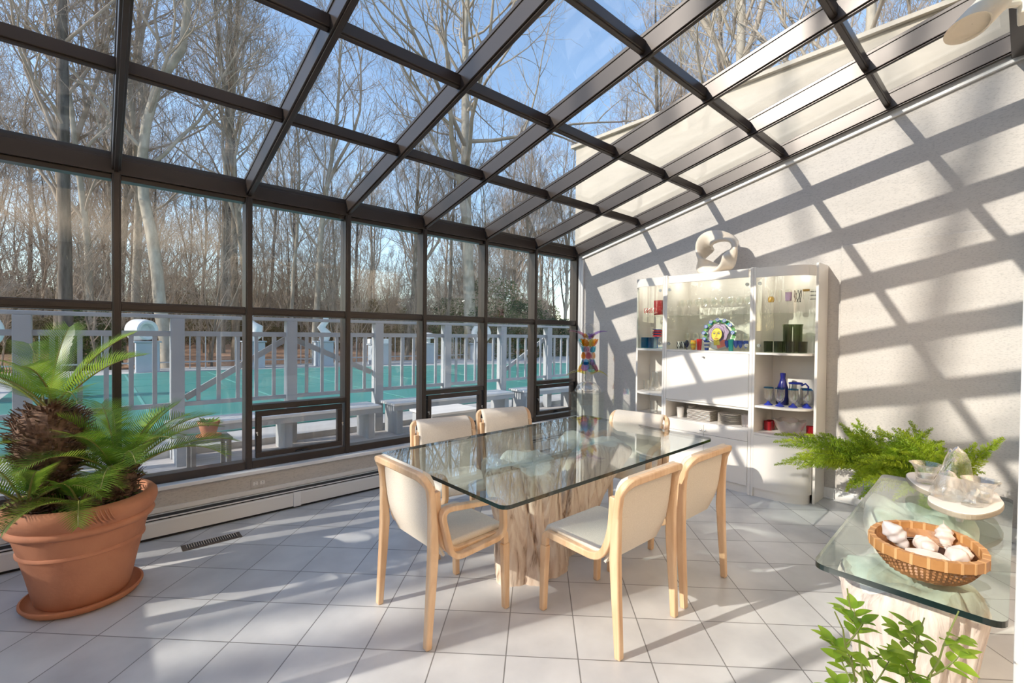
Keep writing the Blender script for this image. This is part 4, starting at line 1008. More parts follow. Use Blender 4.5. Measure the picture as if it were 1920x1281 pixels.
def frond(root, base, az, el, L_, droop, lf=.17, nl=38, twist=0, gap=.13):
    mb = MB(); N = 26; p = V(base); e = el; pts = [p.copy()]; tans = []
    hd = V((cos(az), sin(az), 0)); sd = V((-sin(az), cos(az), 0))
    for i in range(N):
        d = hd * cos(e) + V((0, 0, 1)) * sin(e) + sd * twist * i / N; d.normalize(); tans.append(d); p = p + d * L_ / N; pts.append(p.copy()); e -= droop / N * (.4 + 1.3 * i / N)
    tans.append(tans[-1])
    mb.tube(pts, [.0062 * (1 - .75 * i / N) for i in range(N + 1)], 5, mi=1)
    rr = random.Random(int(az * 1000 + el * 77))
    for i in range(nl):
        u = gap + (1 - gap) * (i + .5) / nl; x = u * N; j = min(int(x), N - 1); f = x - j
        c = pts[j].lerp(pts[j + 1], f); t = tans[j]; s0 = t.cross(V((0, 0, 1)));
        if s0.length < .05: s0 = sd.copy()
        s0.normalize(); up = s0.cross(t).normalized()
        ln = lf * (sin(pi * min(1, (u - gap * .6) * 1.02)) ** .55 * .75 + .25) * (1 if u < .8 else 1 - (u - .8) * 1.9)
        for s in (-1, 1):
            fwd = .45 + .75 * u; d = (s0 * s + t * fwd + up * (.42 - .15 * u)).normalized(); d2 = (s0 * s + t * (fwd + .15) + up * (.10)).normalized()
            l2 = ln * rr.uniform(.94, 1.05); a = c + d * l2 * .5; b = a + d2 * l2 * .5; w = t * .0036
            mb.add([c - w, c + w, a + w * .95, a - w * .95, b], [(0, 1, 2, 3), (3, 2, 4)])
    return mb.build('frond', [M['palm'], M['palmrib']], root)
def caudex(root, z0, z1, r0, r1, seed, bulge=0):
    mb = MB(); r = random.Random(seed); H = z1 - z0
    def RR(u): return r0 + (r1 - r0) * max(0, min(1, (u - .28) / .32)) if u < .82 else r1 * (1 - .62 * ((u - .82) / .18) ** 1.6)
    mb.lathe([(RR(i / 14) * .97, z0 + H * i / 14) for i in range(15)], 20)
    nsc = int(900 * (r1 / .13) * max(.5, H / .4))
    for i in range(nsc):
        u = r.random(); z = z0 + H * u; R_ = RR(u)
        a = r.uniform(0, 2 * pi); l_ = r.uniform(.028, .062); t = r.uniform(-.15, .9) + (.4 if u > .8 else 0); w = r.uniform(.004, .0085)
        d = V((cos(a) * cos(t), sin(a) * cos(t), sin(t))); s_ = V((-sin(a), cos(a), 0)) * w; c = V((R_ * .96 * cos(a), R_ * .96 * sin(a), z)); q_ = c + d * l_; n_ = d.cross(s_.normalized()) * w * .7
        mb.add([c - s_, c + s_, q_ + s_ * .6, q_ - s_ * .6, c + n_, q_ + n_ * .6], [(0, 1, 2, 3), (1, 4, 5, 2), (4, 0, 3, 5)])
    return mb.build('caudex', M['caudex'], root)
def palm(name_label, x, y, z, spec, cz=None):
    t = thing('sago_palm', name_label, 'potted palm', (x, y, z), 0, 'sago palms in the terracotta pot')
    return t
A = palm('tallest sago palm on a fat shaggy brown trunk in the terracotta pot', -.185, 3.46, .53, 0)
caudex(A, -.02, .57, .06, .145, 1, .0)
D_ = rad
for az, el, L_, dr in ((48, 66, .52, .7), (20, 52, .50, .8), (150, 58, .52, .8), (176, 34, .52, 1.0), (110, 80, .46, .5), (205, 50, .50, .9), (250, 56, .42, 1.1), (300, 60, .40, 1.0), (330, 34, .45, 1.2), (80, 50, .50, .8)):
    frond(A, (.03 * cos(rad(az)), .03 * sin(rad(az)), .56), rad(az - 48), rad(el), L_, dr, .17, 36)
B = palm('wide spreading sago palm low in the terracotta pot on the window vent side', .09, 3.47, .53, 0)
caudex(B, -.02, .17, .06, .085, 2)
for i in range(22):
    az = i * 137.5; el = (72, 58, 44, 30, 52, 38)[i % 6]; L_ = (.46, .54, .60, .62, .56, .58)[i % 6]
    frond(B, (.03 * cos(rad(az)), .03 * sin(rad(az)), .15), rad(az), rad(el), L_, (.7, 1.0, 1.2, 1.0, 1.1, 1.3)[i % 6], .17, 40)
C_ = palm('small sago palm at the outer edge of the terracotta pot toward the room', -.27, 3.40, .53, 0)
caudex(C_, -.02, .10, .045, .06, 3)
for i in range(11):
    az = 40 + i * 137.5; el = (68, 50, 36, 58)[i % 4]
    frond(C_, (.02 * cos(rad(az)), .02 * sin(rad(az)), .09), rad(az), rad(el), (.40, .44, .42, .38)[i % 4], (.8, 1.2, 1.4, 1.0)[i % 4], .13, 32)
dd = palm('smallest sago palm pup at the front rim of the terracotta pot', -.07, 3.33, .53, 0)
caudex(dd, -.02, .07, .04, .05, 5)
for i in range(9):
    az = 250 + i * 137.5; el = (60, 42, 28)[i % 3]
    frond(dd, (.02 * cos(rad(az)), .02 * sin(rad(az)), .06), rad(az), rad(el), (.28, .33, .34)[i % 3], (1.0, 1.4, 1.5)[i % 3], .115, 28)

# ------------------------------------------------------------------ plume ferns by the papered wall
def plume_mesh(L_, droop, el, seed, W=.055):
    mb = MB(); N = 14; p = V((0, 0, 0)); e = el; pts = [p.copy()]; tn = []
    r = random.Random(seed); yaw = 0
    for i in range(N):
        yaw += r.uniform(-.05, .05); d = V((cos(e) * cos(yaw), cos(e) * sin(yaw), sin(e))); tn.append(d); p = p + d * L_ / N; pts.append(p.copy()); e -= droop / N
    tn.append(tn[-1])
    mb.tube(pts, [.003 * (1 - .7 * i / N) for i in range(N + 1)], 4, mi=1)
    n = int(400 * L_ / .6)
    for i in range(n):
        u = .10 + .9 * i / n; x = u * N; j = min(int(x), N - 1); c = pts[j].lerp(pts[j + 1], x - j); t = tn[j]
        w = W * (min(1, u * 3.2)) * (1 - max(0, u - .45) / .55) ** .8 + .008
        a = r.uniform(0, 2 * pi); s1 = t.orthogonal().normalized(); s2 = t.cross(s1)
        d = (s1 * cos(a) + s2 * sin(a) + t * .75).normalized(); l_ = w * r.uniform(.7, 1.15)
        k = d.cross(t).normalized() * .0030
        m1 = c + d * l_ * .55
        mb.add([c, m1 - k, c + d * l_, m1 + k], [(0, 1, 2, 3)])
        for q_ in (.45, .75):
            b0 = c + d * l_ * q_; dd_ = (d + (s1 * cos(a + 1.9) + s2 * sin(a + 1.9)) * .9 * (1 if i % 2 else -1)).normalized(); kk = dd_.cross(d)
            if kk.length > .01:
                kk = kk.normalized() * .0024; e_ = l_ * .42; mb.add([b0, b0 + dd_ * e_ * .5 - kk, b0 + dd_ * e_, b0 + dd_ * e_ * .5 + kk], [(0, 1, 2, 3)])
    return mb
def fern(label, x, y, z0, specs, potr, poth):
    p = thing('fern_pot', label.replace('feathery green fern', 'plain grey pot under the feathery fern'), 'pot', (x, y, 0))
    MB().lathe([(potr * .7, 0), (potr * .78, .02), (potr * .97, poth - .05), (potr, poth - .04), (potr, poth), (potr * .88, poth), (potr * .85, poth - .04), (.001, poth - .05)], 32).build('body', M['plinth'], p, smooth=45)
    t = thing('plume_fern', label, 'fern', (x, y, poth - .045))
    protos = {}
    for i, (az, el, L_, dr) in enumerate(specs):
        reach = L_ * 1.08 * cos(max(0, rad(el) - dr / 2)); tx, ty = x + reach * cos(rad(az)), y + reach * sin(rad(az))
        if tx > 5.0 or ty < .06 or (ty > 1.2 and tx > 4.55): continue
        key = (round(el, -1), round(L_, 1), round(dr, 1))
        if key not in protos:
            o = plume_mesh(L_, dr, rad(el), i).build('plume', [M['fern'], M['stem']], t); protos[key] = o
        else:
            o = protos[key].copy(); COL.objects.link(o); o.parent = t
        o.location = (.05 * cos(rad(az)), .05 * sin(rad(az)), 0); o.rotation_euler = (RND.uniform(-.1, .1), RND.uniform(-.12, .12), rad(az)); q_ = RND.uniform(.88, 1.12); o.scale = (q_, q_, q_)
    return t
sp = []
for i in range(48):
    az = 60 + i * 137.5; el = (75, 55, 40, 25, 62, 35)[i % 6]; sp.append((az, el, (.44, .50, .54, .58, .46, .52)[i % 6], (.6, .9, .9, 1.0, .8, 1.1)[i % 6]))
sp += [(100, 45, .74, .9), (112, 30, .76, .8), (92, 38, .70, .9), (122, 20, .74, .7), (105, 15, .72, .6), (128, 40, .66, .9), (84, 50, .66, .8), (95, 55, .62, .8), (118, 50, .68, 1.0), (135, 28, .62, .8)]
fern('feathery green fern spreading in front of the white end unit', 4.66, .76, 0, sp, .14, .46)
sp = []
for i in range(46):
    az = 55 + (i * 137.5) % 250; el = (74, 52, 34, 18, 62, 44)[i % 6]
    sp.append((az, el, (.46, .52, .54, .50, .50, .54)[i % 6], (.6, .9, 1.1, 1.3, .8, 1.1)[i % 6]))
fern('feathery green fern behind the candle tray against the papered wall', 4.42, .36, 0, sp, .13, .50)

# ------------------------------------------------------------------ leafy shrub in front
sx_, sy_ = 1.33, .205
fp = thing('planter', 'plain grey planter under the leafy shrub at the near end of the side table', 'pot', (sx_, sy_, 0))
MB().lathe([(.09, 0), (.10, .02), (.125, .44), (.13, .46), (.13, .50), (.115, .50), (.11, .46), (.001, .45)], 32).build('body', M['plinth'], fp, smooth=45)
sh = thing('leafy_shrub', 'young shrub with oval bright green leaves in front of the glass side table', 'shrub', (sx_, sy_, .45))
def leaf(mb, p, d, L_, W, up):
    d = d.normalized(); s_ = d.cross(up); s_ = s_.normalized() if s_.length > .01 else d.orthogonal().normalized(); nn = s_.cross(d).normalized(); o = len(mb.v); N = 6
    for i in range(N + 1):
        u = i / N; w = W * (sin(pi * u ** .8) ** .8) * .5 if 0 < u < 1 else .0006; c = p + d * L_ * u - nn * .18 * L_ * u * u
        mb.v += [tuple(c - s_ * w + nn * w * .3), tuple(c), tuple(c + s_ * w + nn * w * .3)]
    for i in range(N):
        a = o + 3 * i; mb.f += [[a, a + 1, a + 4, a + 3], [a + 1, a + 2, a + 5, a + 4]]; mb.m += [0, 0]
r = random.Random(8)
for si, (ax_, ay_, H, nb) in enumerate(((-.07, .045, .47, 6), (-.02, .06, .49, 7), (.03, -.09, .48, 7), (.09, -.05, .42, 6), (-.01, -.05, .36, 5))):
    mb = MB(); p = V((ax_ * .2, ay_ * .2, -.02)); pts = [p.copy()]; N = 12; lm = MB()
    for i in range(N):
        u = i / N; p = p + V((ax_ * 1.3 / N * (.5 + u) + r.uniform(-.006, .006), ay_ * 1.3 / N * (.5 + u) + r.uniform(-.006, .006), H / N)); pts.append(p.copy())
    mb.tube(pts, [.0042 * (1 - .65 * i / N) for i in range(N + 1)], 6)
    for b in range(nb):
        u = .30 + .70 * b / nb; c = pts[min(int(u * N), N - 1)]; a = b * 2.4 + si
        L_ = .10 * (1.15 - u) + .035; q_ = [c]
        for k in range(4): q_.append(q_[-1] + V((cos(a), sin(a), .75 + .2 * k)).normalized() * L_ / 4)
        mb.tube(q_, [.0022, .0020, .0018, .0015, .0012], 5)
        for k in range(1, 5):
            for s in ((-1, 1)[(k + b) % 2],) if k < 3 else (-1, 1):
                aa = a + s * r.uniform(.6, 1.4); leaf(lm, q_[k], V((cos(aa), sin(aa), r.uniform(-.1, .7))), r.uniform(.028, .046), r.uniform(.018, .026), V((r.uniform(-.4, .4), r.uniform(-.4, .4), 1)))
        leaf(lm, q_[-1], V((cos(a), sin(a), .6)), .045, .022, V((0, 0, 1)))
    st_ = mb.build('stem', M['stem'], sh, smooth=60); lm.build('leaves', M['shrubleaf'], st_, smooth=60)
# ------------------------------------------------------------------ outside: deck, pool, railing
struct(MB().box(-8, 12.6, 4.421, 6.56, -.1, .05).build('deck', M['deck']))
struct(MB().box(-30, 24, 6.56, 21.2, -.2, .13).build('pool_surround', M['concrete']))
pc = thing('pool_cover', 'taut blue green cover stretched over the swimming pool', 'pool cover', (4, 12, .1305))
pp = [(-1.36, 7.3), (-1.42, 16.9), (-1.15, 17.7), (-.45, 18.3), (.6, 18.75), (1.6, 18.9), (3.5, 18.8), (6.4, 18.3), (12, 16.7), (17, 15.0), (19.5, 14), (19.5, 7.3)]
wb(MB().prism(pp, .1305, .15), 'cover_sheet', M['poolcover'], pc)
for i in range(5):
    y = 8.7 + i * 1.9; wb(MB().box(-1.35, 17 if y < 14.8 else 12 - (y - 14.8) * 2.2, y, y + .05, .1502, .156), 'strap', M['strap'], pc)
for i in range(8):
    x = .6 + i * 2.1; wb(MB().box(x, x + .05, 7.35, 18.2 - max(0, (x - 5)) * .27, .1562, .160), 'strap', M['strap'], pc)
rl = thing('deck_railing', 'grey wooden deck railing with cap rail, posts and square balusters in front of the pool', 'railing', (2, 6.5, .05))
YR = 6.5
wb(MB().box(-8, 12.5, YR - .07, YR + .07, 1.645, 1.685), 'cap_rail', M['rail'], rl, bevel=.006)
wb(MB().box(-8, 12.5, YR - .02, YR + .02, 1.44, 1.50), 'sub_rail', M['rail'], rl, bevel=.004)
wb(MB().box(-8, 12.5, YR - .02, YR + .02, .635, .685), 'bottom_rail', M['rail'], rl, bevel=.004)
x = .68 - 1.22 * 7
while x < 12.6:
    wb(MB().box(x - .065, x + .065, YR - .07, YR + .06, .0501, 1.645), 'post', M['rail'], rl, bevel=.006)
    for j in range(1, 6):
        xx = x + j * 1.22 / 6
        if xx < 12.4 and xx > -6: wb(MB().box(xx - .021, xx + .021, YR - .010, YR + .010, .685, 1.44), 'baluster', M['rail'], rl)
    x += 1.22
for a, b in (((.76, .72), (1.87, 1.42)), ((1.93, 1.42), (3.04, .92)), ((5.62, .80), (6.74, 1.42))):
    wb(MB().sweep([(a[0], YR + .05, a[1]), (b[0], YR + .05, b[1])], .03, .07, (0, 0, 1)), 'brace', M['rail'], rl)
for i, (x0, x1, lab) in enumerate(((.55, 2.93, 'pale slatted bench built along the deck railing behind the vent window and palms'), (3.12, 5.4, 'pale slatted deck bench behind the middle windows'), (5.66, 8.6, 'pale slatted deck bench behind the windows by the corner'))):
    b = thing('deck_bench', lab, 'bench', ((x0 + x1) / 2, 6.2, .05), group='benches along the deck railing')
    s = MB()
    for k in range(5): s.box(x0, x1, 5.96 + k * .095, 5.96 + k * .095 + .085, .47, .505)
    wb(s, 'seat_slats', M['bench'], b, bevel=.004); wb(MB().box(x0, x1, 5.97, 6.0, .40, .47), 'front_board', M['rail'], b)
    for xx in (x0 + .12, (x0 + x1) / 2, x1 - .12): wb(MB().box(xx - .045, xx + .045, 6.02, 6.40, .0501, .47), 'leg', M['rail'], b)
st = thing('planter_box', 'low grey wooden box on the deck beyond the windows', 'box', (3.55, 5.35, .05))
wb(MB().box(3.2, 3.95, 5.1, 5.6, .0501, .44), 'sides', M['rail'], st, bevel=.005); wb(MB().box(3.17, 3.98, 5.07, 5.63, .44, .47), 'lid', M['bench'], st, bevel=.005)
st = thing('stool', 'low dark plant stool on the deck under the small terracotta pot', 'stool', (.79, 5.2, .0505))
MB().box(-.17, .17, -.17, .17, .42, .45).build('seat', M['standgrey'], st, bevel=.005)
for a in (-1, 1):
    for b in (-1, 1): MB().box(a * .14 - .018, a * .14 + .018, b * .14 - .018, b * .14 + .018, 0, .42).build('leg', M['standgrey'], st)
sp_ = thing('flower_pot', 'small terracotta pot with a low plant on the deck beyond the palms', 'pot', (.79, 5.2, .502))
MB().lathe([(.055, 0), (.085, .12), (.092, .12), (.092, .145), (.078, .145), (.07, .12), (.001, .115)], 28).build('body', M['terracotta'], sp_, smooth=45)
MB().lathe([(.06, -.0005), (.105, .004), (.105, .016), (.095, .012), (.06, .006)], 28, caps=False).build('saucer', M['terradust'], sp_, smooth=45)
lm = MB(); r = random.Random(2)
for i in range(60): a = r.uniform(0, 6.28); leaf(lm, V((.04 * cos(a), .04 * sin(a), .115)), V((cos(a), sin(a), r.uniform(.1, 1.2))), r.uniform(.05, .10), .022, V((0, 0, 1)))
lm.build('plant', M['shrubleaf'], sp_, smooth=60)
# fence at the far side of the pool
fe = thing('pool_fence', 'thin dark picket fence on the far side of the pool', 'fence', (6, 20.6, .13))
for z in (.35, 1.35): wb(MB().box(-14, 22, 20.58, 20.62, z, z + .05), 'fence_rail', M['rail'], fe)
for i in range(75): xx = -14 + i * .486; wb(MB().box(xx, xx + .03, 20.585, 20.615, .13, 1.38), 'picket', M['rail'], fe)
# plinths with white sculptures round the pool
def plinth(x, y, w, h, lab):
    t = thing('plinth', lab, 'plinth', (x, y, .1305), group='plinths round the pool')
    MB().box(-w / 2, w / 2, -w / 2, w / 2, 0, h).build('column', M['plinth'], t, bevel=.01); MB().box(-w / 2 - .05, w / 2 + .05, -w / 2 - .05, w / 2 + .05, h, h + .05).build('cap', M['plinth'], t, bevel=.01)
    return .1305 + h + .05
def ringtube(R_, r_, n=40, sq=1): return MB().tube([(R_ * cos(2 * pi * k / n), 0, R_ * sq * sin(2 * pi * k / n)) for k in range(n)], r_, 14, closed=True)
A_ = rad(-42)
z = plinth(1.24, 19.6, .62, .98, 'grey plinth under the white drum shaped sculpture')
o = MB().lathe([(.10, -.30), (.34, -.30), (.36, -.27), (.36, .1), (.33, .16), (.33, .30), (.29, .33), (.22, .30), (.18, .1), (.10, .08)], 36).build('drum_sculpture', M['marble'], None, smooth=40, loc=(1.1, 19.6, z + .36), rot=(rad(90), 0, rad(28))); tag(o, 'white drum shaped sculpture lying on a plinth beyond the railing', 'sculpture')
z = plinth(4.4, 19.6, .66, .98, 'grey plinth under the white swan like sculpture')
o = MB().tube([(-.02, 0, 0), (.0, 0, .10), (.20, 0, .26), (.22, 0, .45), (.0, 0, .55), (-.12, 0, .75), (-.06, 0, .98), (.10, 0, 1.08)], [.22, .20, .20, .21, .20, .15, .11, .04], 14).build('swan_sculpture', M['marble'], None, smooth=70, loc=(4.35, 19.6, z + .003), rot=(0, 0, A_)); tag(o, 'white curling swan like sculpture on a plinth beyond the second window', 'sculpture')
z = plinth(6.95, 19.4, .6, .98, 'grey plinth under the slim white twisted sculpture')
o = MB().tube([(0, 0, 0), (.02, 0, .08), (.14, 0, .28), (-.10, 0, .55), (.12, 0, .85), (-.02, 0, 1.15)], [.2, .2, .19, .16, .13, .05], 12).build('twisted_sculpture', M['marble'], None, smooth=70, loc=(6.95, 19.4, z + .003), rot=(0, 0, A_)); tag(o, 'slim white twisted sculpture on a plinth seen beside a window post', 'sculpture')
z = plinth(9.2, 19.0, .72, .85, 'grey plinth under the low white slab beyond the third window')
o = MB().prism(roundrect(-.45, .45, -.3, .3, .1), 0, .22).build('slab_sculpture', M['marble'], None, loc=(9.2, 19.0, z), bevel=.03); tag(o, 'low white slab sculpture on a plinth beyond the third window', 'sculpture')
z = plinth(11.6, 18.9, .6, .88, 'grey plinth under the white cap shaped sculpture')
o = MB().lathe([(.12, 0), (.12, .2), (.42, .22), (.40, .34), (.2, .46), (.001, .5)], 28).build('cap_sculpture', M['marble'], None, smooth=60, loc=(11.6, 18.9, z)); tag(o, 'white cap shaped sculpture on a plinth beyond the fourth window', 'sculpture')
z = plinth(15.0, 19.2, .8, .85, 'grey plinth under the white ring sculpture')
o = ringtube(.36, .16).build('ring_sculpture', M['marble'], None, smooth=70, loc=(15.0, 19.2, z + .52), rot=(0, 0, A_)); tag(o, 'white ring sculpture on a plinth beyond the fifth window', 'sculpture')
z = plinth(-2.15, 13.2, .75, .62, 'grey plinth under the large swirled marble sculpture near the palms')
sw = MB(); N = 60; n = 18
for i in range(N):
    u = i / (N - 1); t = u * 3.6 * pi; R_ = .12 + .40 * u; w = .06 + .14 * u
    c = V((R_ * cos(t), .25 * (1 - u), R_ * sin(t)))
    for k in range(n): a = 2 * pi * k / n; sw.v.append(tuple(c + V((cos(t), 0, sin(t))) * w * .55 * cos(a) + V((0, 1, 0)) * w * sin(a)))
for i in range(N - 1):
    for k in range(n): j = (k + 1) % n; sw.f.append([i * n + k, i * n + j, (i + 1) * n + j, (i + 1) * n + k]); sw.m.append(0)
sw.f.append([k for k in range(n)]); sw.f.append([(N - 1) * n + k for k in range(n)][::-1]); sw.m += [0, 0]
zm = min(v[2] for v in sw.v)
o = sw.build('swirl_sculpture', M['marble'], None, smooth=70, loc=(-1.75, 13.2, z - zm), rot=(0, 0, rad(5))); tag(o, 'large white swirled marble sculpture behind the tallest palm', 'sculpture')
z = plinth(-3.7, 15.5, 1.0, .75, 'wide grey plinth under the white arched sculpture')
o = MB().tube([(.55 * cos(t * pi / 16), 0, .05 + .38 * sin(t * pi / 16)) for t in range(17)], .16, 14).build('arch_sculpture', M['marble'], None, smooth=60, loc=(-3.4, 15.5, z + .12), rot=(0, 0, rad(5))); tag(o, 'white arched sculpture on a wide plinth near the edge of the pool', 'sculpture')

# ------------------------------------------------------------------ ground and woods
gm = MB(); xs = [-90 + 5 * i for i in range(45)]; yy = [-40 + 5 * i for i in range(35)]
def gz(x, y):
    d = max(0, max(y - 22, x - 26, -x - 30)); return -.16 + .048 * min(d, 80) + (.25 * sin(x * .21) * cos(y * .17) * min(1, d / 8))
for y in yy:
    for x in xs: gm.v.append((x, y, gz(x, y)))
W_ = len(xs)
for j in range(len(yy) - 1):
    for i in range(W_ - 1): gm.f.append([j * W_ + i, j * W_ + i + 1, (j + 1) * W_ + i + 1, (j + 1) * W_ + i]); gm.m.append(0)
struct(gm.build('ground', M['litter'], smooth=180))

def tree_mesh(seed, H, r0, first=.35, nb=16, spread=.30, el=(35, 65), way=None, subs=(6, 6, 4), wob=.25, top=.12, lift=.35, forks=2):
    r = random.Random(seed); tk = MB(); br = MB()
    N = 16; pts = []; rs = []; ox = oy = 0; vx = vy = 0
    for i in range(N + 1):
        u = i / N; vx += r.uniform(-wob, wob) * .7; vy += r.uniform(-wob, wob) * .7; vx *= .82; vy *= .82
        ox += vx * H / N * .35; oy += vy * H / N * .35
        px_, py_ = ox, oy
        if way:
            zz = u * H
            for (d0, z0), (d1, z1) in zip(way[:-1], way[1:]):
                if z0 <= zz <= z1 + 1e-6: f = (zz - z0) / (z1 - z0); f = f * f * (3 - 2 * f); dd = d0 + (d1 - d0) * f
            px_ = dd * .745 + ox * .3; py_ = -dd * .667 + oy * .3
        pts.append(V((px_, py_, u * H - .25))); rs.append(r0 * ((1 - u) ** .75 * (1 - top) + top * .6) * (1.25 if i == 0 else 1))
    tk.tube(pts, rs, 10)
    def grow(p, d, L_, rr, lev):
        n = (7, 5, 4, 3)[lev]; q = [p.copy()]; qr = [rr]; dd = d.copy(); ds = []
        for i in range(n):
            dd = (dd + V((r.uniform(-1, 1), r.uniform(-1, 1), r.uniform(-.7, 1))) * (.26, .34, .40, .40)[lev] + V((0, 0, lift * .28))).normalized()
            q.append(q[-1] + dd * L_ / n); qr.append(max(.005, rr * (1 - .78 * (i + 1) / n))); ds.append(dd.copy())
        br.tube(q, qr, (7, 5, 3, 3)[lev], cap=False)
        if lev < 3:
            k = subs[lev]
            for i in range(k):
                u = .25 + .75 * (i + r.random()) / k; x = min(u, .999) * n; j = int(x); c = q[j].lerp(q[j + 1], x - j); b = ds[j]
                s_ = b.orthogonal().normalized(); s_ = Matrix.Rotation(r.uniform(0, 2 * pi), 3, b) @ s_
                nd = (b * r.uniform(.7, 1.1) + s_ * r.uniform(.6, 1.0)).normalized()
                grow(c, nd, L_ * r.uniform(.38, .62) * (1.15 - .35 * u), max(.005, qr[j] * r.uniform(.5, .7)), lev + 1)
    for i in range(forks):
        u = first * .85 + .3 * r.random(); x = u * N; j = min(int(x), N - 1); c = pts[j].lerp(pts[j + 1], x - j); a = r.uniform(0, 6.28); e = rad(r.uniform(52, 72))
        grow(c, V((cos(a) * cos(e), sin(a) * cos(e), sin(e))), H * .5 * r.uniform(.8, 1.1), rs[j] * r.uniform(.6, .8), 0)
    for i in range(nb):
        u = first + (.97 - first) * (i + r.random() * .8) / nb; x = u * N; j = min(int(x), N - 1); c = pts[j].lerp(pts[j + 1], x - j); a = i * 2.4 + r.uniform(-.5, .5); e = rad(r.uniform(*el))
        grow(c, V((cos(a) * cos(e), sin(a) * cos(e), sin(e))), H * spread * (1.1 - .75 * (u - first) / (1 - first)) * r.uniform(.75, 1.15), min(rs[j] * .55, max(.02, rs[j] * r.uniform(.35, .5))), 0)
    return tk, br
def tree(seed, label, loc, mt='bark', mb='twig', group=None, rz=0, name='bare_tree', **k):
    t = thing(name, label, 'tree', loc, rz, group); a, b = tree_mesh(seed, **k)
    a.build('trunk', M[mt], t, smooth=60); b.build('branches', M[mb], t, smooth=60); return t
def at(px, dist, dz=0):
    az = rad(48.182) + math.atan((960 - px) / 869.3); x, y = dist * cos(az), dist * sin(az); return (x, y, gz(x, y) + dz)
tree(101, 'pale spreading beech with a thick smooth trunk and wide crown, seen through the roof panes', at(882, 26), 'barkpale', 'twigpale', forks=1, H=25, r0=.40, first=.36, nb=22, spread=.42, el=(2, 40), subs=(6, 6, 3), wob=.12, top=.2, lift=.28, way=[(0, 0), (-.3, 10), (-.3, 18), (.2, 25)])
tree(102, 'dark straight trunked tree rising behind the tallest palm', at(126, 21.5), 'barkdark', 'twig', forks=0, H=23, r0=.225, first=.30, nb=18, spread=.24, el=(15, 60), wob=.05, top=.3)
tree(103, 'pale leaning tree with a kinked trunk behind the second window', at(318, 21.6), 'barkpale', 'twigpale', forks=1, H=22, r0=.24, first=.34, nb=14, spread=.34, el=(20, 60), wob=.1, top=.2, way=[(0, 0), (-.5, 4), (-1.1, 7.8), (-.9, 10), (.6, 13), (1.2, 22)])
tree(104, 'tall pale tree crowding the dark trunk at its side', at(98, 24), 'bark', 'twig', H=20, r0=.2, first=.25, nb=15, spread=.30, wob=.3)
tree(105, 'thick forked tree above the papered wall, seen through the top roof panes', at(1390, 17), 'barkpale', 'twigpale', H=19, r0=.26, first=.32, nb=15, spread=.36, el=(10, 55), wob=.2, top=.2)
tree(106, 'pale tree above the papered wall near the spot lamp', at(1660, 16), 'barkpale', 'twigpale', H=18, r0=.22, first=.35, nb=13, spread=.36, el=(5, 55), wob=.25, top=.2)
# woods: eight kinds, each tree its own object
kinds = []
WG = 'bare trees of the woods beyond the pool'; WL = 'bare grey brown tree among the woods beyond the pool'
for i in range(8):
    H = (21, 18, 23, 16, 20, 24, 17, 19)[i]
    kinds.append(tree(200 + i, forks=(1, 2, 0, 2, 1, 0, 2, 1)[i], label=WL, loc=(0, 0, 0), mt=('bark', 'bark', 'barkdark', 'barkpale')[i % 4], mb='twig' if i % 3 else 'twigpale', group=WG, H=H, r0=(.20, .15, .24, .12, .17, .22, .13, .18)[i], first=(.35, .3, .42, .25, .38, .45, .22, .3)[i], nb=(15, 14, 15, 13, 15, 16, 13, 15)[i], spread=(.26, .28, .24, .30, .26, .22, .32, .28)[i], wob=(.25, .4, .15, .45, .3, .15, .5, .3)[i], el=(30, 68)))
pos = []
def free(x, y, dmin):
    for a, b in pos:
        if (a - x) ** 2 + (b - y) ** 2 < dmin * dmin: return False
    return True
r = random.Random(77); used = [False] * 8; tries = 0
while len(pos) < 112 and tries < 9000:
    tries += 1; az = rad(r.uniform(-6, 104)); d = 23 + 52 * r.random() ** 1.25
    x, y = d * cos(az), d * sin(az)
    if y < 22 and x < 24: continue
    if az < rad(34) and (d < 26 or r.random() < .45): continue
    if not free(x, y, 1.5 + d * .018): continue
    pos.append((x, y)); i = r.randrange(8); s = r.uniform(.8, 1.12)
    if not used[i]: k = kinds[i]; used[i] = True
    else: k = dup(kinds[i])
    k.location = (x, y, gz(x, y)); k.rotation_euler = (r.uniform(-.05, .05), r.uniform(-.05, .05), r.uniform(0, 6.28)); k.scale = (s, s, s)
# sparse trees on the sunny side, out of view, that throw the soft shadows
for i, (x, y, lab) in enumerate(((-21, 8.8, 'sparse tree on the sunny side of the house, nearest the deck'), (-27, 15.5, 'sparse tree on the sunny side of the house, beyond the pool corner'))):
    tree(500 + i, lab, (x, y, gz(x, y)), 'bark', 'twig', forks=1, H=22, r0=.24, first=.3, nb=8, spread=.26, el=(20, 60), subs=(2, 2, 1), wob=.3, top=.25)
n_ = 0
for i in range(900):
    if n_ >= 60: break
    az = rad(r.uniform(104, 215)); d = 50 + 24 * r.random(); x, y = d * cos(az), d * sin(az)
    if not free(x, y, 2.4): continue
    pos.append((x, y)); k = dup(kinds[r.randrange(8)], (x, y, gz(x, y)), r.uniform(0, 6.28), 'bare tree in the far woods on the sunny side of the pool', 'far woods on the sunny side'); k.scale = (.95,) * 3; n_ += 1
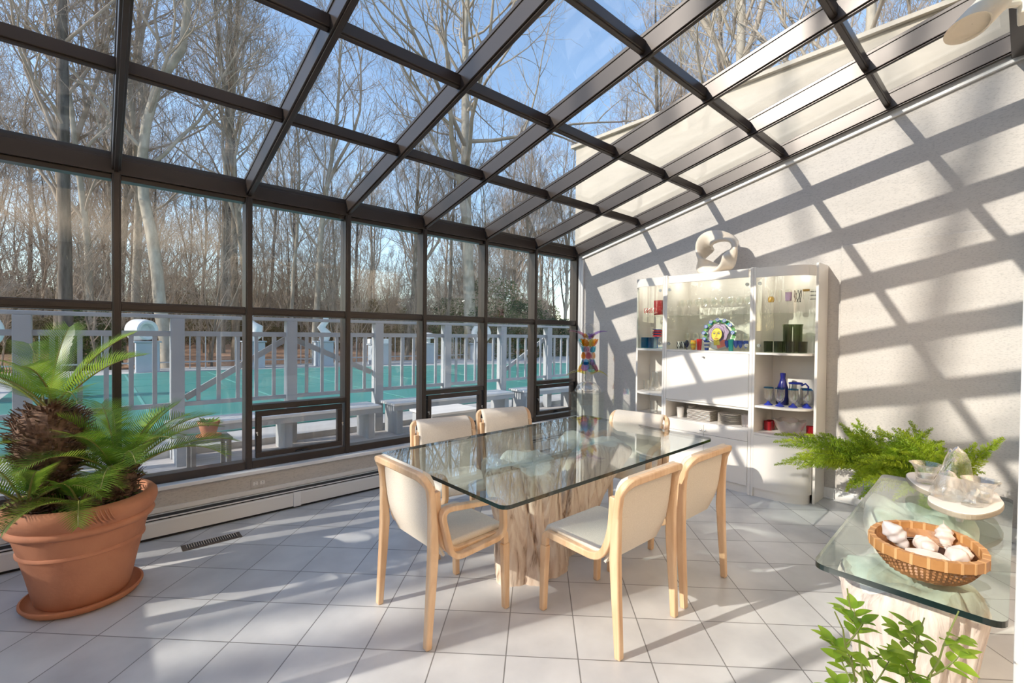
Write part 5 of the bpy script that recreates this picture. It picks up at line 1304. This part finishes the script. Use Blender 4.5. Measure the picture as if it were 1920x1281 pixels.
# saplings and undergrowth
sap = [tree(300 + i, 'thin bare sapling in the undergrowth beyond the pool fence', (0, 0, 0), 'bark', 'twig', 'bare saplings in the undergrowth', name='sapling', forks=2, H=(8, 6, 10)[i], r0=.05, first=.10, nb=15, spread=.30, wob=.5, el=(35, 75), subs=(5, 4, 2)) for i in range(3)]
n_ = 0
for i in range(6000):
    if n_ >= 230: break
    az = rad(r.uniform(44, 102)); d = 22.5 + 48 * r.random(); x, y = d * cos(az), d * sin(az)
    if y < 21.8 and x < 21: continue
    if not free(x, y, .7): continue
    pos.append((x, y)); k = sap[n_] if n_ < 3 else dup(sap[n_ % 3]); k.location = (x, y, gz(x, y)); k.rotation_euler = (0, 0, r.uniform(0, 6.28)); k.scale = (r.uniform(.7, 1.2),) * 3; n_ += 1
def bush_mesh(seed, R_, H, n, s0, s1, cone=False):
    q = random.Random(seed); mb = MB()
    for i in range(n):
        u = q.random() ** .6; z = H * q.random(); rr = R_ * ((1 - z / H) if cone else math.sqrt(max(.05, 1 - (z / H - .35) ** 2 * 1.6))) * (.35 + .65 * u); a = q.uniform(0, 2 * pi)
        c = V((rr * cos(a), rr * sin(a), z)); d = V((q.uniform(-1, 1), q.uniform(-1, 1), q.uniform(-.4, 1))).normalized(); e = d.orthogonal().normalized(); s_ = q.uniform(s0, s1)
        mb.add([c - e * s_ * .3, c + d * s_ * .5 - e * s_ * .35 * .3, c + d * s_, c + d * s_ * .5 + e * s_ * .35], [(0, 1, 2, 3)])
    return mb
def bush(seed, name, label, mt, loc, group, st=True, **k):
    t = thing(name, label, 'shrub', loc, 0, group); bush_mesh(seed, **k).build('foliage', M[mt], t)
    s_ = MB()
    for i in range(7): a = i * .9; s_.tube([(0, 0, -.1), (.25 * k['R_'] * cos(a), .25 * k['R_'] * sin(a), k['H'] * .4), (.6 * k['R_'] * cos(a), .6 * k['R_'] * sin(a), k['H'] * .8)], [.03, .02, .008], 4)
    s_.build('stems', M['twig'], t); return t
bs = [bush(400 + i, 'woodland_shrub', 'brownish green shrub in the undergrowth at the edge of the woods', 'bush', (0, 0, 0), 'shrubs at the edge of the woods', R_=(1.5, 1.2, 1.8)[i], H=(2.2, 1.6, 2.8)[i], n=2600, s0=.10, s1=.22) for i in range(3)]
n_ = 0; bp = []
for i in range(2000):
    if n_ >= 90: break
    az = rad(r.uniform(44, 102)); d = 32 + 40 * r.random(); x, y = d * cos(az), d * sin(az)
    if y < 28 and x < 26: continue
    if any((a - x) ** 2 + (b - y) ** 2 < 5 for a, b in bp): continue
    bp.append((x, y)); k = bs[n_] if n_ < 3 else dup(bs[n_ % 3]); k.location = (x, y, gz(x, y)); k.rotation_euler = (0, 0, r.uniform(0, 6.28)); q_ = 1 + max(0, d - 40) / 30; k.scale = (q_ * r.uniform(.8, 1.25), q_ * r.uniform(.8, 1.25), q_ * r.uniform(.7, 1.15)); n_ += 1
for i, (px_, d, s, lab) in enumerate(((925, 27, 1.6, 'tallest dark evergreen shrub, beside the pale beech trunk'), (852, 30, 1.25, 'dark evergreen shrub at the foot of the pale beech'), (985, 29, 1.25, 'dark evergreen shrub between the corner windows'), (168, 24, .75, 'dark evergreen shrub beside the dark straight trunk'), (1045, 31, .9, 'dark evergreen shrub nearest the papered wall'))):
    p_ = at(px_, d)
    b = bush(450 + i, 'evergreen_shrub', lab, 'evergreen', p_, 'evergreen shrubs', R_=1.3 * s, H=3.0 * s, n=4200, s0=.10, s1=.24)

hb = None  # unseen shrubs added to hide bright low sky from the cabinet glass reflections
for i, (x, y, s) in enumerate(((-17, -3, 1.5), (-18, 1.5, 1.35), (-17.5, 5.5, 1.5), (-18.5, 12.5, 1.4), (-19, 16.5, 1.5), (-17, -7.5, 1.45))):
    lab = 'added evergreen shrub of the reflection screen on the sunny side'
    if hb is None: hb = bush(480, 'evergreen_shrub', lab, 'evergreen', (x, y, gz(x, y)), 'added unseen screen on the sunny side', R_=1.9, H=3.6, n=5200, s0=.14, s1=.30); hb.scale = (s, s, s * .9)
    else: k = dup(hb, (x, y, gz(x, y)), i * 1.1); k.scale = (s, s, s * .9)
# ------------------------------------------------------------------ fill uplighters added in the unseen room behind to brighten the sunroom
for i, (x, y, lab) in enumerate(((-1.2, -2.2, 'added fill uplighter in the unseen room behind, by its side wall'), (1.6, -3.4, 'added fill uplighter in the middle of the unseen room behind'), (3.9, -2.4, 'added fill uplighter in the far part of the unseen room behind'))):
    t = thing('fill_uplighter', lab, 'lamp', (x, y, 0), 0, 'added fill uplighters in the room behind')
    MB().lathe([(.15, 0), (.15, .015), (.02, .03)], 28).build('base', M['bronze'], t, smooth=40); MB().tube([(0, 0, .02), (0, 0, 1.70)], .012, 10).build('pole', M['bronze'], t, smooth=60)
    MB().lathe([(.02, 1.68), (.10, 1.74), (.17, 1.83), (.165, 1.83), (.09, 1.75), (.001, 1.72)], 28, caps=False).build('lamp_shade', M['white'], t, smooth=60)
    l = D.lights.new('fill_bulb', 'SPOT'); l.energy = FILL_W; l.color = (1, .80, .60); l.spot_size = rad(150); l.spot_blend = .5; l.shadow_soft_size = .03
    lo = D.objects.new('fill_bulb', l); COL.objects.link(lo); lo.location = (x, y, 1.84); lo.rotation_euler = (pi, 0, 0)
# ------------------------------------------------------------------ light, sky, camera
az, el = rad(-16.6), rad(27.3)
dv = V((cos(el) * cos(az), cos(el) * sin(az), -sin(el)))
sl_ = D.lights.new('sun', 'SUN'); sl_.energy = SUN_E; sl_.angle = .0093; sl_.color = (1, .93, .84)
so = D.objects.new('sun', sl_); COL.objects.link(so); so.rotation_euler = dv.to_track_quat('-Z', 'Y').to_euler(); so.location = (-20, 8, 12)
w = D.worlds.new('sky'); SC.world = w; w.use_nodes = True; nt = w.node_tree; nt.nodes.clear()
ow = nt.nodes.new('ShaderNodeOutputWorld'); bg = nt.nodes.new('ShaderNodeBackground'); sk = nt.nodes.new('ShaderNodeTexSky')
sk.sky_type = 'NISHITA'; sk.sun_disc = False; sk.sun_elevation = el; sk.sun_rotation = rad(90) - (az + pi); sk.air_density = 1.0; sk.dust_density = .4; sk.ozone_density = 1.0; sk.altitude = 20
nt.links.new(sk.outputs[0], bg.inputs[0]); bg.inputs[1].default_value = SKY_S; nt.links.new(bg.outputs[0], ow.inputs[0])
cam = D.cameras.new('camera'); co = D.objects.new('camera', cam); COL.objects.link(co); SC.camera = co
cam.sensor_fit = 'HORIZONTAL'; cam.sensor_width = 36; cam.lens = 36 * 869.304 / 1920; cam.clip_start = .02; cam.clip_end = 400
yaw, pit, rol = rad(48.18218), rad(-.8588), rad(-.59431)
f_ = V((cos(yaw) * cos(pit), sin(yaw) * cos(pit), sin(pit))); r0_ = V((sin(yaw), -cos(yaw), 0)); d0_ = f_.cross(r0_)
r1 = r0_ * cos(rol) + d0_ * sin(rol); d1 = -r0_ * sin(rol) + d0_ * cos(rol)
co.matrix_world = Matrix(((r1.x, -d1.x, -f_.x, 0), (r1.y, -d1.y, -f_.y, 0), (r1.z, -d1.z, -f_.z, 1.5), (0, 0, 0, 1)))
vs = SC.view_settings; vs.view_transform = 'Standard'; vs.look = 'None'; vs.gamma = 1; vs.use_curve_mapping = False; vs.exposure = EXPO
cy = SC.cycles
cy.max_bounces = 10; cy.diffuse_bounces = 5; cy.glossy_bounces = 5; cy.transmission_bounces = 4; cy.transparent_max_bounces = 48
cy.use_denoising = True; cy.sample_clamp_indirect = 6; cy.caustics_reflective = False; cy.caustics_refractive = False
